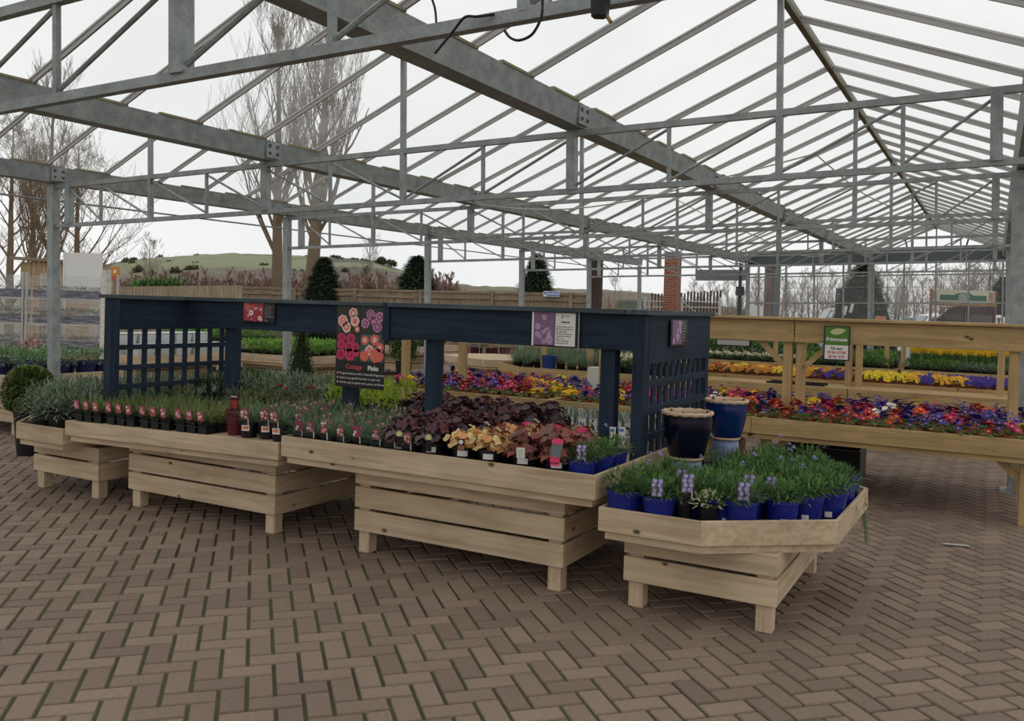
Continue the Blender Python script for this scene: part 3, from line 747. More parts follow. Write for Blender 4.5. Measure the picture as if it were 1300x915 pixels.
for i, s in enumerate(('These plants can be', 'grown in borders or', 'in patio tubs.', 'Flowers all summer', 'long and loved by', 'bees too.', 'Plant in full sun', 'and moist soil.')):
    text(s, .0148, INK, t, t, (x0 + .008, yy, z1 - .098 - i * .0152), XD, ZD, 'LEFT')
mb = MB(); mb.box(x1 + .016, x1 + .022, py - .012, py - .006, z0 - .02, z1 + .003, 0, .5); part('clear_edge_strip', mb, mat('clear_strip', (150, 160, 168), .3), t)
# sign on the trellis end panel
X = -1.876
t = thing('flower_sign', 'narrow purple flower card on the end panel above the glazed pots', 'sign', (X, 5.75, 1.43))
mb = MB(); mb.box(X, X + .006, 5.60, 5.95, 1.43, 1.605, 0, .5); part('sign_board', mb, PBLK, t)
mb = MB(); mb.box(X + .006, X + .0075, 5.63, 5.83, 1.44, 1.60, 0, .5); part('photo_panel', mb, mat('photo_purple', (0, 0, 0)), t)
mb = MB(); rr = random.Random(2)
for i in range(12):
    cy_, cz_, r_ = 5.65 + rr.random() * .16, 1.455 + rr.random() * .13, .016
    vs = [(X + .0078 + .0003 * (i % 4), cy_ + r_ * math.cos(2 * PI * j / 10), cz_ + r_ * math.sin(2 * PI * j / 10)) for j in range(10)]; mb.add(vs, [tuple(range(10))], 0, .5)
part('flower_print', mb, [mat('photo_lilac', (0, 0, 0))], t)
for i in range(7): text(('Scabiosa', 'Long lasting', 'flowers for', 'border or', 'container.', 'Full sun', 'Hardy')[i], .016, GREY, t, t, (X + .007, 5.845, 1.58 - i * .02), Vector((0, 1, 0)), ZD, 'LEFT')
# green price sign
py = 8.80; x0, x1, z0, z1 = -1.42, -1.185, 1.245, 1.572
t = thing('price_sign', 'green and white primroses price sign hanging from the timber beam', 'sign', ((x0 + x1) / 2, py, z0))
slab('sign_board', x0, x1, py, z0, z1, mat('sign_navy', (34, 42, 60), .4, var=0), t); ys = py - .0065
slab('green_panel', x0 + .012, x1 - .012, ys, z0 + .145, z1 - .01, mat('sign_green', (84, 128, 48), .5, var=0), t, .001)
slab('white_panel', x0 + .012, x1 - .012, ys, z0 + .012, z0 + .145, WHITE, t, .001)
xm = (x0 + x1) / 2; Y2 = ys - .0015
mb = MB(); n = 20; vs = []
for j in range(n):
    a = 2 * PI * j / n; q = .058 * (1 + .35 * max(0, math.cos(a - .35)) ** 6); vs.append((xm + .0 + q * math.cos(a), Y2 - .0004, z0 + .275 + q * .48 * math.sin(a) + .006 * math.cos(a)))
mb.add(vs, [tuple(range(n))[::-1]], 0, .5); part('leaf_logo', mb, mat('logo_cream', (206, 208, 160), .5, var=0), t)
mb = MB()
for k in range(4): mb.bar((xm - .04 + k * .022, Y2 - .0006, z0 + .265), (xm - .022 + k * .024, Y2 - .0006, z0 + .29), .001, .005, up=(0, 1, 0), mi=0)
part('leaf_veins', mb, mat('sign_green', (0, 0, 0)), t)
text('Primroses', .046, WHITE, t, t, (xm, Y2, z0 + .185), XD, ZD, bold=.0022)
text('70p each', .03, mat('sign_dark_green', (56, 84, 40), .5, var=0), t, t, (xm, Y2, z0 + .105), XD, ZD, bold=.001)
RED = mat('sign_red', (196, 52, 48), .5, var=0)
text('10 for £7.00', .034, RED, t, t, (xm, Y2, z0 + .066), XD, ZD, bold=.0012)
text('20 for £10', .034, RED, t, t, (xm, Y2, z0 + .026), XD, ZD, bold=.0012)
mb = MB(); 
t = thing('shelf_label', 'grey strip label hanging under the timber beam beside the navy corner', 'sign', (-2.3, 8.81, 1.36))
mb = MB(); mb.box(-2.45, -2.13, 8.80, 8.812, 1.345, 1.395, 0, .5); part('sign_board', mb, GREY, t)
mb = MB(); mb.box(-2.47, -2.11, 8.812, 8.818, 1.335, 1.40, 0, .5); part('backing', mb, PBLK, t)
c = at_y(1095, 437, 12.7); t = thing('shelf_label', 'thin white strip label under the far timber beam at the right', 'sign', c)
mb = MB(); mb.box(c.x - .0, c.x + .3, 12.72, 12.735, 1.30, 1.33, 0, .5); part('sign_board', mb, WHITE, t)
# ================================================================= plant parts
def strip(mb, base, d, L, w, droop, seg=3, mi=0, r=None, tip=.15, side=None):
    """a curved tapering blade"""
    d = Vector(d).normalized(); p = Vector(base)
    s = Vector(side) if side else d.cross(Vector((0, 0, 1)))
    if s.length < .05: s = Vector((math.cos(U(0, 6)), math.sin(U(0, 6)), 0))
    s.normalize(); o = len(mb.v); r = R() if r is None else r
    for i in range(seg + 1):
        t = i / seg; ww = w * (.6 + 1.6 * t * (1 - t) * 1.2) * (1 - t * (1 - tip) * .8) * .5
        if i == seg: ww = w * tip * .5
        mb.v.append(tuple(p - s * ww)); mb.v.append(tuple(p + s * ww))
        d = (d + Vector((0, 0, -droop / seg))).normalized(); p = p + d * (L / seg)
    for i in range(seg): mb.face([o + 2 * i, o + 2 * i + 1, o + 2 * i + 3, o + 2 * i + 2], mi, r)
def rdir(zmin, zmax):
    a = U(0, 2 * PI); z = U(zmin, zmax); h = math.sqrt(max(0, 1 - z * z)); return Vector((h * math.cos(a), h * math.sin(a), z))
def grass(n, L, spread, w, z0, droop=.35, r0=.03, cols=(0,), zmin=.35, seg=3):
    mb = MB()
    for i in range(n):
        a = U(0, 2 * PI); q = r0 * math.sqrt(R()); d = rdir(zmin, 1); d.x *= spread; d.y *= spread
        strip(mb, (q * math.cos(a), q * math.sin(a), z0 + U(-.005, .005)), d, L * U(.6, 1.1), w * U(.7, 1.2), droop * U(.3, 1.4), seg, random.choice(cols))
    return mb
def bushy(n, rad, h, z0, ll, lw, cols=(0,), droop=.5, inner=.45, upb=.25):
    """mound of short leaves spread through a dome"""
    mb = MB()
    for i in range(n):
        d = rdir(-.05, 1); q = U(inner, 1) ** .6
        p = Vector((d.x * rad * q, d.y * rad * q, z0 + max(0, d.z) * h * q))
        dd = Vector((d.x, d.y, d.z + upb)) + rdir(-1, 1) * .6
        strip(mb, p, dd, ll * U(.6, 1.2), lw * U(.7, 1.2), droop * U(0, 1.3), 2, random.choice(cols))
    return mb
def lobed(mb, c, n, r, mi, lobes=5, wav=.18, rv=None):
    """ruffled rounded leaf facing n"""
    n = Vector(n).normalized(); x = n.cross(Vector((0, 0, 1)))
    if x.length < .1: x = Vector((1, 0, 0))
    x.normalize(); y = n.cross(x); k = 15; o = len(mb.v); ph = U(0, 6); rv = R() if rv is None else rv
    mb.v.append(tuple(Vector(c) - n * r * .18))
    for j in range(k):
        a = 2 * PI * j / k; q = r * (1 + .2 * math.cos(a * lobes + ph)) * U(.9, 1.08)
        mb.v.append(tuple(Vector(c) + x * q * math.cos(a) + y * q * math.sin(a) + n * r * wav * math.sin(a * 3 + ph) * U(.4, 1.3)))
    for j in range(k): mb.face([o, o + 1 + j, o + 1 + (j + 1) % k], mi, rv)
def heuchera(n, rad, h, z0, r, cols):
    mb = MB()
    for i in range(n):
        d = rdir(.05, 1); q = U(.55, 1)
        c = Vector((d.x * rad * q, d.y * rad * q, z0 + d.z * h * q + U(-.01, .02)))
        strip(mb, (0, 0, z0), c - Vector((0, 0, z0)), (c - Vector((0, 0, z0))).length, .003, 0, 1, cols[0])
        lobed(mb, c, (d.x * .8 + U(-.3, .3), d.y * .8 + U(-.3, .3), .75), r * U(.6, 1.15), random.choice(cols), wav=.25)
    return mb
def pot_mb(rt, rb, h, rim=.008, n=16, soil=True):
    mb = MB()
    mb.lathe([(rb * .2, .002), (rb, 0), (rt - rim * .6, h - .02), (rt, h - .018), (rt, h), (rt - .004, h), (rt - .008, h - .015)], n, r=.5)
    o = len(mb.v); mb.disc((0, 0, h - .014), rt - .007, n, 1, .5)
    return mb
SOIL = mat('potting_compost', (52, 38, 30), .95, noise=.8, nscale=60, var=.3)
POTB = mat('black_pot_plastic', (20, 21, 23), .4, var=.3)
POTBLUE = mat('blue_pot_plastic', (26, 36, 122), .35, var=.15)
POTT = mat('terracotta_plastic', (150, 78, 52), .55, var=.15)
POTW = mat('white_pot_plastic', (196, 198, 196), .5, var=.1)
POTNAVY = mat('navy_pot_plastic', (34, 34, 84), .4, var=.2)
G1 = mat('leaf_mid_green', (92, 128, 62), .55, var=.45, trans=.25)
G1b = mat('leaf_dark_green', (62, 96, 50), .55, var=.4, trans=.2)
G2 = mat('leaf_blue_green', (116, 138, 106), .6, var=.4, trans=.2)
G2b = mat('leaf_grey_green_dark', (82, 106, 76), .6, var=.4, trans=.2)
G3 = mat('leaf_thrift_green', (104, 128, 66), .6, var=.4, trans=.25)
G3r = mat('leaf_red_tip', (140, 84, 72), .6, var=.4, trans=.2)
GS = mat('leaf_sage', (124, 138, 112), .7, var=.4, trans=.15)
GSd = mat('leaf_sage_dark', (80, 98, 72), .7, var=.4, trans=.15)
GL = mat('leaf_lime', (176, 190, 60), .55, var=.3, trans=.3)
GY = mat('leaf_bright_green', (116, 158, 54), .55, var=.35, trans=.3)
HP = [mat('heuchera_plum', (74, 46, 50), .5, var=.5, trans=.1), mat('heuchera_slate', (92, 78, 84), .5, var=.4, trans=.1), mat('heuchera_maroon', (92, 40, 42), .5, var=.4, trans=.15)]
HB = [mat('heuchera_russet', (142, 78, 64), .5, var=.4, trans=.2), mat('heuchera_rose_brown', (128, 88, 84), .5, var=.3, trans=.2)]
HA = [mat('heuchera_amber', (196, 140, 92), .5, var=.35, trans=.2), mat('heuchera_gold', (226, 202, 140), .5, var=.2, trans=.25), HB[0]]
SCAB = mat('scabious_lilac', (150, 148, 190), .6, var=.2, trans=.2)
CARDP = mat('label_pink', (216, 138, 150), .5, var=.3)
CARDS = mat('label_salmon', (228, 150, 138), .5, var=.2)
CARDM = mat('label_magenta', (200, 40, 96), .5, var=.1)
CARDL = mat('label_lilac', (160, 150, 188), .5, var=.1)
CARDB = mat('label_black', (30, 28, 30), .4, var=0)
CARDG = mat('label_lime_ring', (170, 184, 110), .5, var=0)
HOT = mat('label_hot_pink', (232, 70, 120), .5, var=0)
ORG = mat('sticker_orange', (232, 120, 44), .5, var=0)
CREAM = mat('flower_cream', (232, 226, 196), .6, var=.1, trans=.2)

def card(x, y, z0, w, h, lean=.12, kind='pink', foot=.03, th=.0012):
    """picture label stuck in the pot, facing -y; returns MB with material slots by kind"""
    mb = MB()
    def P(u, v, k=0): return (x + u, y - lean * v - k, z0 + v)
    def q(u0, u1, v0, v1, mi, k=0):
        a = [P(u0, v0, k), P(u1, v0, k), P(u1, v1, k), P(u0, v1, k)]; b = [(p[0], p[1] + th, p[2]) for p in a]
        mb.hexa([a[0], a[1], b[1], b[0], a[3], a[2], b[2], b[3]], mi, .5)
    def blob(u, v, r, mi, k=.001):
        vs = [P(u + r * math.cos(2 * PI * j / 9) * U(.85, 1.1), v + r * math.sin(2 * PI * j / 9) * U(.85, 1.1), k) for j in range(9)]
        mb.add(vs, [tuple(range(9))[::-1]], mi, R())
    return mb, q, blob
def mk(name, mb, mats, smooth=False): return mb.mesh(name, mats, smooth=smooth)

# ---- dianthus (pinks)
def pink_card(i):
    mb, q, blob = card(0.0, -.066, .085, .05, .1)
    w = .027
    q(-w, w, 0, .03, 0); q(-w, w, .03, .105, 1)
    c = [2, 3, 4, 2][i % 4]
    for k in range(11): blob(U(-.018, .018), U(.04, .098), U(.006, .010), c if k % 4 else 5, .0015 + .0003 * k)
    q(w - .008, w - .002, -.01, .035, 5, .001)
    return mk('plant_label', mb, [CARDB, mat('label_dull_rose', (120, 84, 84), .5, var=.1), CARDS, CARDM, CARDP, WHITE])
def sticker(rt, z0, z1, half=.45, orange=True):
    mb = MB(); n = 4
    for a0, a1, mi, dr in ((-half, half, 0, .0015), (-half * .7, half * .7, 1, .0022)):
        if mi == 1 and orange is None: continue
        za, zb = (z0, z1) if mi == 0 else ((z0 + (z1 - z0) * .3, z0 + (z1 - z0) * .8))
        o = len(mb.v)
        for j in range(n + 1):
            a = -PI / 2 + a0 + (a1 - a0) * j / n
            for z in (za, zb): mb.v.append(((rt + dr) * math.cos(a), (rt + dr) * math.sin(a), z))
        for j in range(n): mb.face([o + 2 * j, o + 2 * j + 2, o + 2 * j + 3, o + 2 * j + 1], mi, .5)
    return mb
POT1 = mk('pot', pot_mb(.06, .045, .10), [POTB, SOIL])
pinkfol = [mk('foliage', grass(120, .17, 1.0, .006, .09, .5, .035, (0, 0, 1), .3), [G2, G2b]) for _ in range(4)]
def buds(n, h, r, m, hh=.02):
    mb = MB()
    for i in range(n):
        a = U(0, 2 * PI); q = r * math.sqrt(R()); x, y = q * math.cos(a), q * math.sin(a); z = h * U(.8, 1.1)
        strip(mb, (x * .4, y * .4, .09), (x * .6, y * .6, z - .09), z - .09, .0025, 0, 1, 0)
        for j in range(5):
            b = 2 * PI * j / 5; mb.add([(x, y, z), (x + hh * .7 * math.cos(b - .5), y + hh * .7 * math.sin(b - .5), z + .004), (x + hh * math.cos(b), y + hh * math.sin(b), z + .001), (x + hh * .7 * math.cos(b + .5), y + hh * .7 * math.sin(b + .5), z + .004)], [(0, 1, 2, 3)], 1, R())
        mb.lathe([(.0, z + .008), (hh * .4, z + .004), (hh * .4, z - .01), (.0, z - .014)], 5, (x, y, 0), 1, R())
    return mk('flowers', mb, m)
PINKFLOWER = mat('petal_pale_pink', (226, 160, 156), .6, var=.2, trans=.2)
REDF = mat('petal_dark_red', (142, 26, 32), .6, var=.3, trans=.1)
pinkfl = [buds(3, .22, .05, [G2b, PINKFLOWER], .014) for _ in range(2)]
def P_pinks(i, lab=True, fl=False, stick=False):
    ps = [('pot', POT1), ('foliage', pinkfol[i % 4])]
    if lab: ps.append(('plant_label', pcards[i % 4], ['picture label with salmon flowers', 'picture label with magenta flowers', 'picture label with rose flowers', 'picture label with salmon flowers'][i % 4]))
    if fl: ps.append(('flowers', pinkfl[i % 2], 'small pale pink flowers'))
    if stick: ps.append(('price_sticker', STK, 'white and orange price sticker'))
    return ('potted_pink', ps)
pcards = [pink_card(i) for i in range(4)]
STK = mk('price_sticker', sticker(.056, .045, .08), [WHITE, ORG])

# ---- six packs
def sixpack():
    mb = MB()
    for i in range(3):
        for j in range(2):
            cx, cy = (i - 1) * .115, (j - .5) * .11
            mb.box(cx - .042, cx + .042, cy - .042, cy + .042, 0, .055, 0, .5)
            mb.hexa([(cx - .042, cy - .042, .055), (cx + .042, cy - .042, .055), (cx + .042, cy + .042, .055), (cx - .042, cy + .042, .055), (cx - .05, cy - .05, .088), (cx + .05, cy - .05, .088), (cx + .05, cy + .05, .088), (cx - .05, cy + .05, .088)], 0, .6)
            mb.disc((cx, cy, .0885), .046, 10, 1, .5)
    mb.box(-.17, .17, -.11, .11, .046, .052, 0, .7)
    return mk('cell_tray', mb, [POTB, SOIL])
SIX = sixpack()
def sixfol():
    mb = MB()
    for i in range(3):
        for j in range(2):
            cx, cy = (i - 1) * .115, (j - .5) * .11
            for k in range(95):
                d = rdir(.2, 1)
                strip(mb, (cx + U(-.025, .025), cy + U(-.025, .025), .088), d, U(.07, .15), .0075, U(.1, .7), 2, 0 if R() < .8 else (1 if R() < .75 else 2))
    return mk('foliage', mb, [G3, G3r, G1b])
SIXF = [sixfol() for _ in range(3)]
def sixcards():
    mb, q, blob = card(0, 0, 0, 0, 0); out = MB()
    for i in range(3):
        m2, q, blob = card((i - 1) * .115, -.112, .075, .04, .07)
        q(-.02, .02, 0, .022, 0); q(-.029, .029, .022, .09, 1)
        for k in range(6): blob(U(-.02, .02), U(.035, .08), U(.007, .012), 2 if k % 2 else 3, .0015 + .0003 * k)
        out.add(m2.v, m2.f); out.m[-len(m2.f):] = m2.m
    return mk('plant_labels', out, [CARDB, mat('label_deep_rose', (176, 88, 104), .5, var=.2), mat('label_blush', (226, 160, 168), .5), mat('label_pale', (240, 216, 212), .5)])
SIXC = sixcards()

# ---- scabious in blue pots
POTBL = mk('pot', pot_mb(.098, .075, .15, n=20), [POTBLUE, SOIL])
def ferny():
    mb = MB()
    for k in range(26):
        d = rdir(.12, 1); d.x *= 1; d.y *= 1; L = U(.1, .16); p0 = Vector((U(-.05, .05), U(-.05, .05), .14))
        strip(mb, p0, d, L, .005, .4, 3, 0)
        for m in range(7):
            t = .25 + .75 * m / 7; pp = p0 + Vector(d).normalized() * L * t - Vector((0, 0, .2 * t * t * L))
            strip(mb, pp, d + rdir(-.6, 1) * .9, U(.03, .055), .009, .5, 2, 0 if R() < .7 else 1)
    b2 = bushy(230, .115, .10, .15, .04, .011, (0, 0, 1), .5); mb.add(b2.v, b2.f); mb.m[-len(b2.f):] = b2.m; mb.r[-len(b2.f):] = b2.r
    return mk('foliage', mb, [G1, G1b])
FERN = [ferny() for _ in range(4)]
def scabfl(n):
    mb = MB()
    for i in range(n):
        a = U(0, 6.3); q = U(.02, .09); x, y, z = q * math.cos(a), q * math.sin(a), U(.28, .36)
        strip(mb, (x * .3, y * .3, .14), (x * .7, y * .7, z - .14), z - .14, .003, 0, 1, 0)
        for j in range(12):
            d = rdir(-.1, .9); strip(mb, (x, y, z), d, .018, .012, .2, 1, 1, tip=.8)
    return mk('flowers', mb, [G1b, SCAB])
SCF = [scabfl(1), scabfl(2)]
def scab_card():
    mb, q, blob = card(0, -.07, .13, .06, .11)
    q(-.03, .03, 0, .025, 0); q(-.031, .031, .025, .125, 1)
    for i in range(2):
        for j in range(4): blob(-.016 + i * .031 + (j % 2) * .006 - .003, .04 + j * .025, .0125, 2, .0015)
    q(.022, .028, -.01, .03, 3, .001)
    return mk('plant_label', mb, [CARDB, mat('label_dusky_violet', (104, 96, 134), .5, var=0), mat('label_lilac_bloom', (182, 170, 212), .5, var=.15), WHITE])
SCC = scab_card()
BLST = mk('barcode_sticker', sticker(.083, .02, .05, .22, None), [WHITE, ORG])

# ---- heucheras
POT2 = mk('pot', pot_mb(.078, .06, .13, n=18), [POTB, SOIL])
HFP = [mk('foliage', heuchera(75, .145, .16, .12, .034, (0, 0, 1, 2)), HP) for _ in range(3)]
HFB = [mk('foliage', heuchera(75, .13, .13, .12, .028, (0, 1, 0)), HB) for _ in range(2)]
HFA = [mk('foliage', heuchera(62, .13, .12, .12, .031, c), HA) for c in ((0, 1, 2), (1, 1, 0), (0, 0, 2))]
WST = mk('barcode_sticker', sticker(.074, .075, .108, .42, None), [WHITE, ORG])
def ring_card():
    mb, q, blob = card(0, -.135, .10, 0, 0); q(-.018, .018, -.01, .06, 0)
    for r, mi, k in ((.022, 1, .001), (.012, 2, .002)):
        vs = [(r * math.cos(2 * PI * j / 14), -.135 - .12 * (.06 + r * math.sin(2 * PI * j / 14)) - k, .175 + r * math.sin(2 * PI * j / 14)) for j in range(14)]; mb.add(vs, [tuple(range(14))[::-1]], mi, .5)
    return mk('plant_label', mb, [CARDB, CARDG, CREAM])
RINGC = ring_card()
def hot_card():
    mb, q, blob = card(0, -.14, .10, 0, 0)
    q(-.028, .022, 0, .012, 1); q(-.028, .022, .012, .018, 0); q(-.03, .024, .018, .05, 1)
    mb.hexa([(-.03, -.149, .15), (.024, -.149, .15), (.024, -.148, .15), (-.03, -.148, .15), (-.02, -.158, .235), (.045, -.158, .235), (.045, -.157, .235), (-.02, -.157, .235)], 2, .5)
    for r, mi in ((.034, 1),):
        vs = [(.012 + r * math.cos(2 * PI * j / 16), -.1595, .24 + r * .5 * math.sin(2 * PI * j / 16)) for j in range(16)]; mb.add(vs, [tuple(range(16))[::-1]], mi, .5)
    return mk('plant_label', mb, [CARDB, HOT, mat('label_slate', (112, 122, 126), .5, var=.1)])
HOTC = hot_card()
def white_card():
    mb, q, blob = card(0, -.138, .12, 0, 0); q(-.024, .024, 0, .06, 0)
    for k in range(5): q(-.017, .015, .01 + k * .009, .013 + k * .009, 1, .001)
    return mk('plant_label', mb, [WHITE, GREY])
WHC = white_card()
def star_card():
    mb, q, blob = card(0, -.132, .12, 0, 0); q(-.019, .019, 0, .03, 2); q(-.019, .019, .03, .07, 0); blob(0, .05, .014, 1, .0012)
    return mk('plant_label', mb, [CARDB, WHITE, mat('label_brown', (150, 96, 74), .5)])
STARC = star_card()

# ---- snowdrops in white sleeves, with tall white labels
def sleeve():
    mb = MB(); mb.lathe([(.036, 0), (.046, .07), (.046, .078), (.042, .078), (.04, .07)], 12, r=.5); mb.disc((0, 0, .07), .042, 12, 1, .5)
    return mk('pot', mb, [POTW, SOIL])
SLV = sleeve()
SNF = [mk('foliage', grass(34, .10, .5, .007, .07, .3, .025, (0, 0, 1), .7), [G2, G2b]) for _ in range(3)]
def snow_card():
    mb, q, blob = card(0, -.047, .04, 0, 0); q(-.026, .026, 0, .105, 0)
    for k in range(7): blob(U(-.018, .018), U(.03, .095), .009, 1 if k % 2 else 2, .0014)
    q(-.018, .018, .012, .03, 3, .001)
    return mk('plant_label', mb, [mat('label_bright_white', (246, 246, 242), .5, var=.05), G2b, G2, GREY])
SNC = [snow_card() for _ in range(2)]
VIO = buds(5, .16, .04, [G1b, mat('petal_soft_violet', (128, 124, 190), .6, var=.3)], .016)

# ---- misc foliage
SAGE = [mk('foliage', bushy(230, .15, .2, .11, .055, .014, (0, 0, 1), .6), [GS, GSd]) for _ in range(3)]
DARKB = [mk('foliage', bushy(260, .15, .2, .11, .05, .018, (0, 1), .4), [G1b, GSd]) for _ in range(2)]
LIME = [mk('foliage', bushy(200, .12, .2, .1, .045, .016, (0, 0, 1), .2, upb=.8), [GL, GY]) for _ in range(2)]
SMALLG = [mk('foliage', bushy(90, .08, .10, .08, .04, .015, (0, 0, 1), .3), [GY, G1]) for _ in range(3)]
CREAMF = mk('flowers', bushy(60, .08, .12, .08, .02, .018, (0,), .2), [CREAM])
POTT9 = mk('pot', pot_mb(.05, .037, .078, n=14), [POTT, SOIL])

# ---- primroses
def prim_fol():
    mb = MB()
    for k in range(13):
        a = 2 * PI * k / 13 + U(-.2, .2); L = U(.06, .085); d = Vector((math.cos(a), math.sin(a), U(.25, .9)))
        strip(mb, (0, 0, .07), d, L, .042, U(.6, 1.2), 3, 0 if R() < .6 else 1, tip=.5)
    return mk('foliage', mb, [G1, G1b])
PRF = [prim_fol() for _ in range(3)]
YEYE = mat('petal_yellow_eye', (240, 200, 50), .6, var=.1)
PC = {'violet': (64, 46, 142), 'crimson': (166, 24, 50), 'magenta': (196, 40, 104), 'yellow': (244, 208, 40), 'orange red': (206, 68, 40), 'purple': (106, 46, 124), 'white': (236, 232, 216)}
PM = {k: mat('petal_' + k.replace(' ', '_'), v, .6, var=.28, trans=.15) for k, v in PC.items()}
def prim_fl(m, dens=15, spread=.062):
    mb = MB()
    for i in range(dens):
        d = rdir(.2, 1); c = Vector((d.x * spread * U(.5, 1.1), d.y * spread * U(.5, 1.1), .072 + d.z * .082 * U(.8, 1.1)))
        nn = Vector((d.x * .6, d.y * .6 - .25, .8)).normalized(); x = nn.cross(Vector((0, 1, 0.1))).normalized(); y = nn.cross(x); r = U(.017, .022); ph = U(0, 6); rv = R()
        for j in range(5):
            b = ph + 2 * PI * j / 5; pts = [c]
            for da, q in ((-.62, .8), (-.3, 1.02), (0, .88), (.3, 1.02), (.62, .8)):
                pts.append(c + (x * math.cos(b + da) + y * math.sin(b + da)) * r * q + nn * .003)
            mb.add([tuple(p) for p in pts], [(0, 1, 2, 3, 4, 5)], 0, rv)
        e = c + nn * .0025; mb.add([tuple(e + (x * math.cos(2 * PI * j / 6) + y * math.sin(2 * PI * j / 6)) * r * .27) for j in range(6)], [tuple(range(6))], 1, .5)
    return mk('flowers', mb, [m, YEYE if m is not PM['yellow'] else mat('petal_orange_eye', (226, 150, 30), .6)])
PRFL = {k: [prim_fl(m) for _ in range(2)] for k, m in PM.items()}

# ================================================================= setting the plants out
def spots(x0, x1, y0, y1, dx, dy, jit=.012, stag=True):
    y = y0; k = 0
    while y <= y1 + 1e-6:
        x = x0 + (dx / 2 if (k % 2 and stag) else 0)
        while x <= x1 + 1e-6:
            yield x + U(-jit, jit), y + U(-jit, jit), k; x += dx
        y += dy; k += 1
FACE = .38   # labels turned a little to the camera

# --- near bench (z deck)
ZN = .588 - .13 + .066
poly4 = [(-1.845, 4.40), (-1.277, 4.40), (-.675, 4.87), (-.655, 5.91), (-1.25, 6.40), (-1.845, 6.40)]
def inside(p, poly, m):
    q = inset(poly, m); n = len(q)
    for i in range(n):
        a, b = q[i], q[(i + 1) % n]
        if (b[0] - a[0]) * (p[1] - a[1]) - (b[1] - a[1]) * (p[0] - a[0]) < 0: return False
    return True
BP = [(-1.665, 5.36), (-1.60, 6.04)]
def scab(x, y, z, i, front=False, lab=False, grp='scabious in blue pots on the near bench', label='green ferny scabious in a blue plastic pot on the near right bench'):
    ps = [('pot', POTBL), ('foliage', FERN[i % 4])]
    if i % 3 == 0: ps.append(('flowers', SCF[i % 2], 'lilac flowers'))
    if lab: ps.append(('plant_label', SCC, 'label picturing lilac blooms'))
    if front: ps.append(('barcode_sticker', BLST, 'white barcode sticker'))
    place(('potted_scabious', ps), (x, y, z), U(-.3, .3) + (FACE if lab else U(0, 6) if not front else FACE), U(.92, 1.05), label, 'potted plant', grp)
i = 0; row_front = []
for x, y, k in spots(-1.738, -.74, 4.512, 6.3, .193, .17, .004):
    if not inside((x, y), poly4, .1): continue
    if any((x - a) ** 2 + (y - b) ** 2 < (.13 + .1) ** 2 for a, b in BP): continue
    if k == 0 and -1.36 < x < -1.1: continue
    i += 1
    fr = not inside((x, y), poly4, .24)
    scab(x, y, ZN + .001, i, fr, i in (2, 7, 9, 14), 'scabious in blue pots on the near bench' if not fr else 'scabious in blue pots along the rim of the near bench',
         'ferny green scabious in blue pot within the near right bench' if not fr else 'ferny green scabious in blue pot along the rim of the near right bench')
# the label card standing proud at the front
c = at_y(806 + 119, 0, 4.6)
place(('potted_scabious', [('pot', POTBL), ('foliage', FERN[1]), ('plant_label', SCC, 'large label picturing lilac blooms')]), (-1.14, 4.66, ZN + .001), .4, 1.0, 'blue-potted scabious with a big lilac label at the cut corner of the near bench', 'potted plant')
# variegated cream plant and dry seedheads at the front rim
VAR = bushy(130, .09, .07, .09, .03, .018, (0, 0, 1, 2), .4)
place(('potted_variegated_plant', [('pot', POT1), ('foliage', mk('foliage', VAR, [mat('leaf_cream_green', (176, 180, 128), .6, var=.3, trans=.2), CREAM, G1]))]), (-1.285, 4.56, ZN + .03), 0, 1.0, 'cream variegated plant at the front corner of the near bench', 'potted plant')
DRY = MB()
for k in range(36): strip(DRY, (U(-.03, .03), U(-.03, .03), .09), rdir(.6, 1), U(.1, .2), .012, U(.2, .8), 3, random.choice((0, 0, 1)))
place(('potted_dry_plant', [('pot', POT1), ('foliage', mk('foliage', DRY, [mat('leaf_straw', (158, 138, 98), .8, var=.3), GSd])), ('plant_label', SCC, 'leaning lilac picture label')]), (-1.43, 4.60, ZN + .02), .5, 1.0, 'straw-coloured withered plant beside the cream variegated one', 'potted plant')
TR = MB(); 
for k in range(60):
    t = R(); d = rdir(.1, 1); strip(TR, (.02 + .13 * t + U(-.03, .03), U(-.06, .06), .12 - .28 * t * t), d, .035, .014, .6, 2, 0 if t < .5 or R() < .4 else 1)
for k in range(6): TR.tube([(0, 0, .11), (.06, U(-.03, .03), .12), (.11, U(-.05, .05), .04), (.15, U(-.06, .06), -.14 - U(0, .12))], .0018, 4, 0)
place(('trailing_plant', [('pot', POTBL), ('foliage', mk('foliage', TR, [G1, mat('leaf_straw_yellow', (190, 172, 110), .7, var=.3)]))]), (-.78, 5.78, ZN + .001), -.2, 1.0, 'straggly plant with dried yellow stems trailing over the right rim of the near bench', 'potted plant')

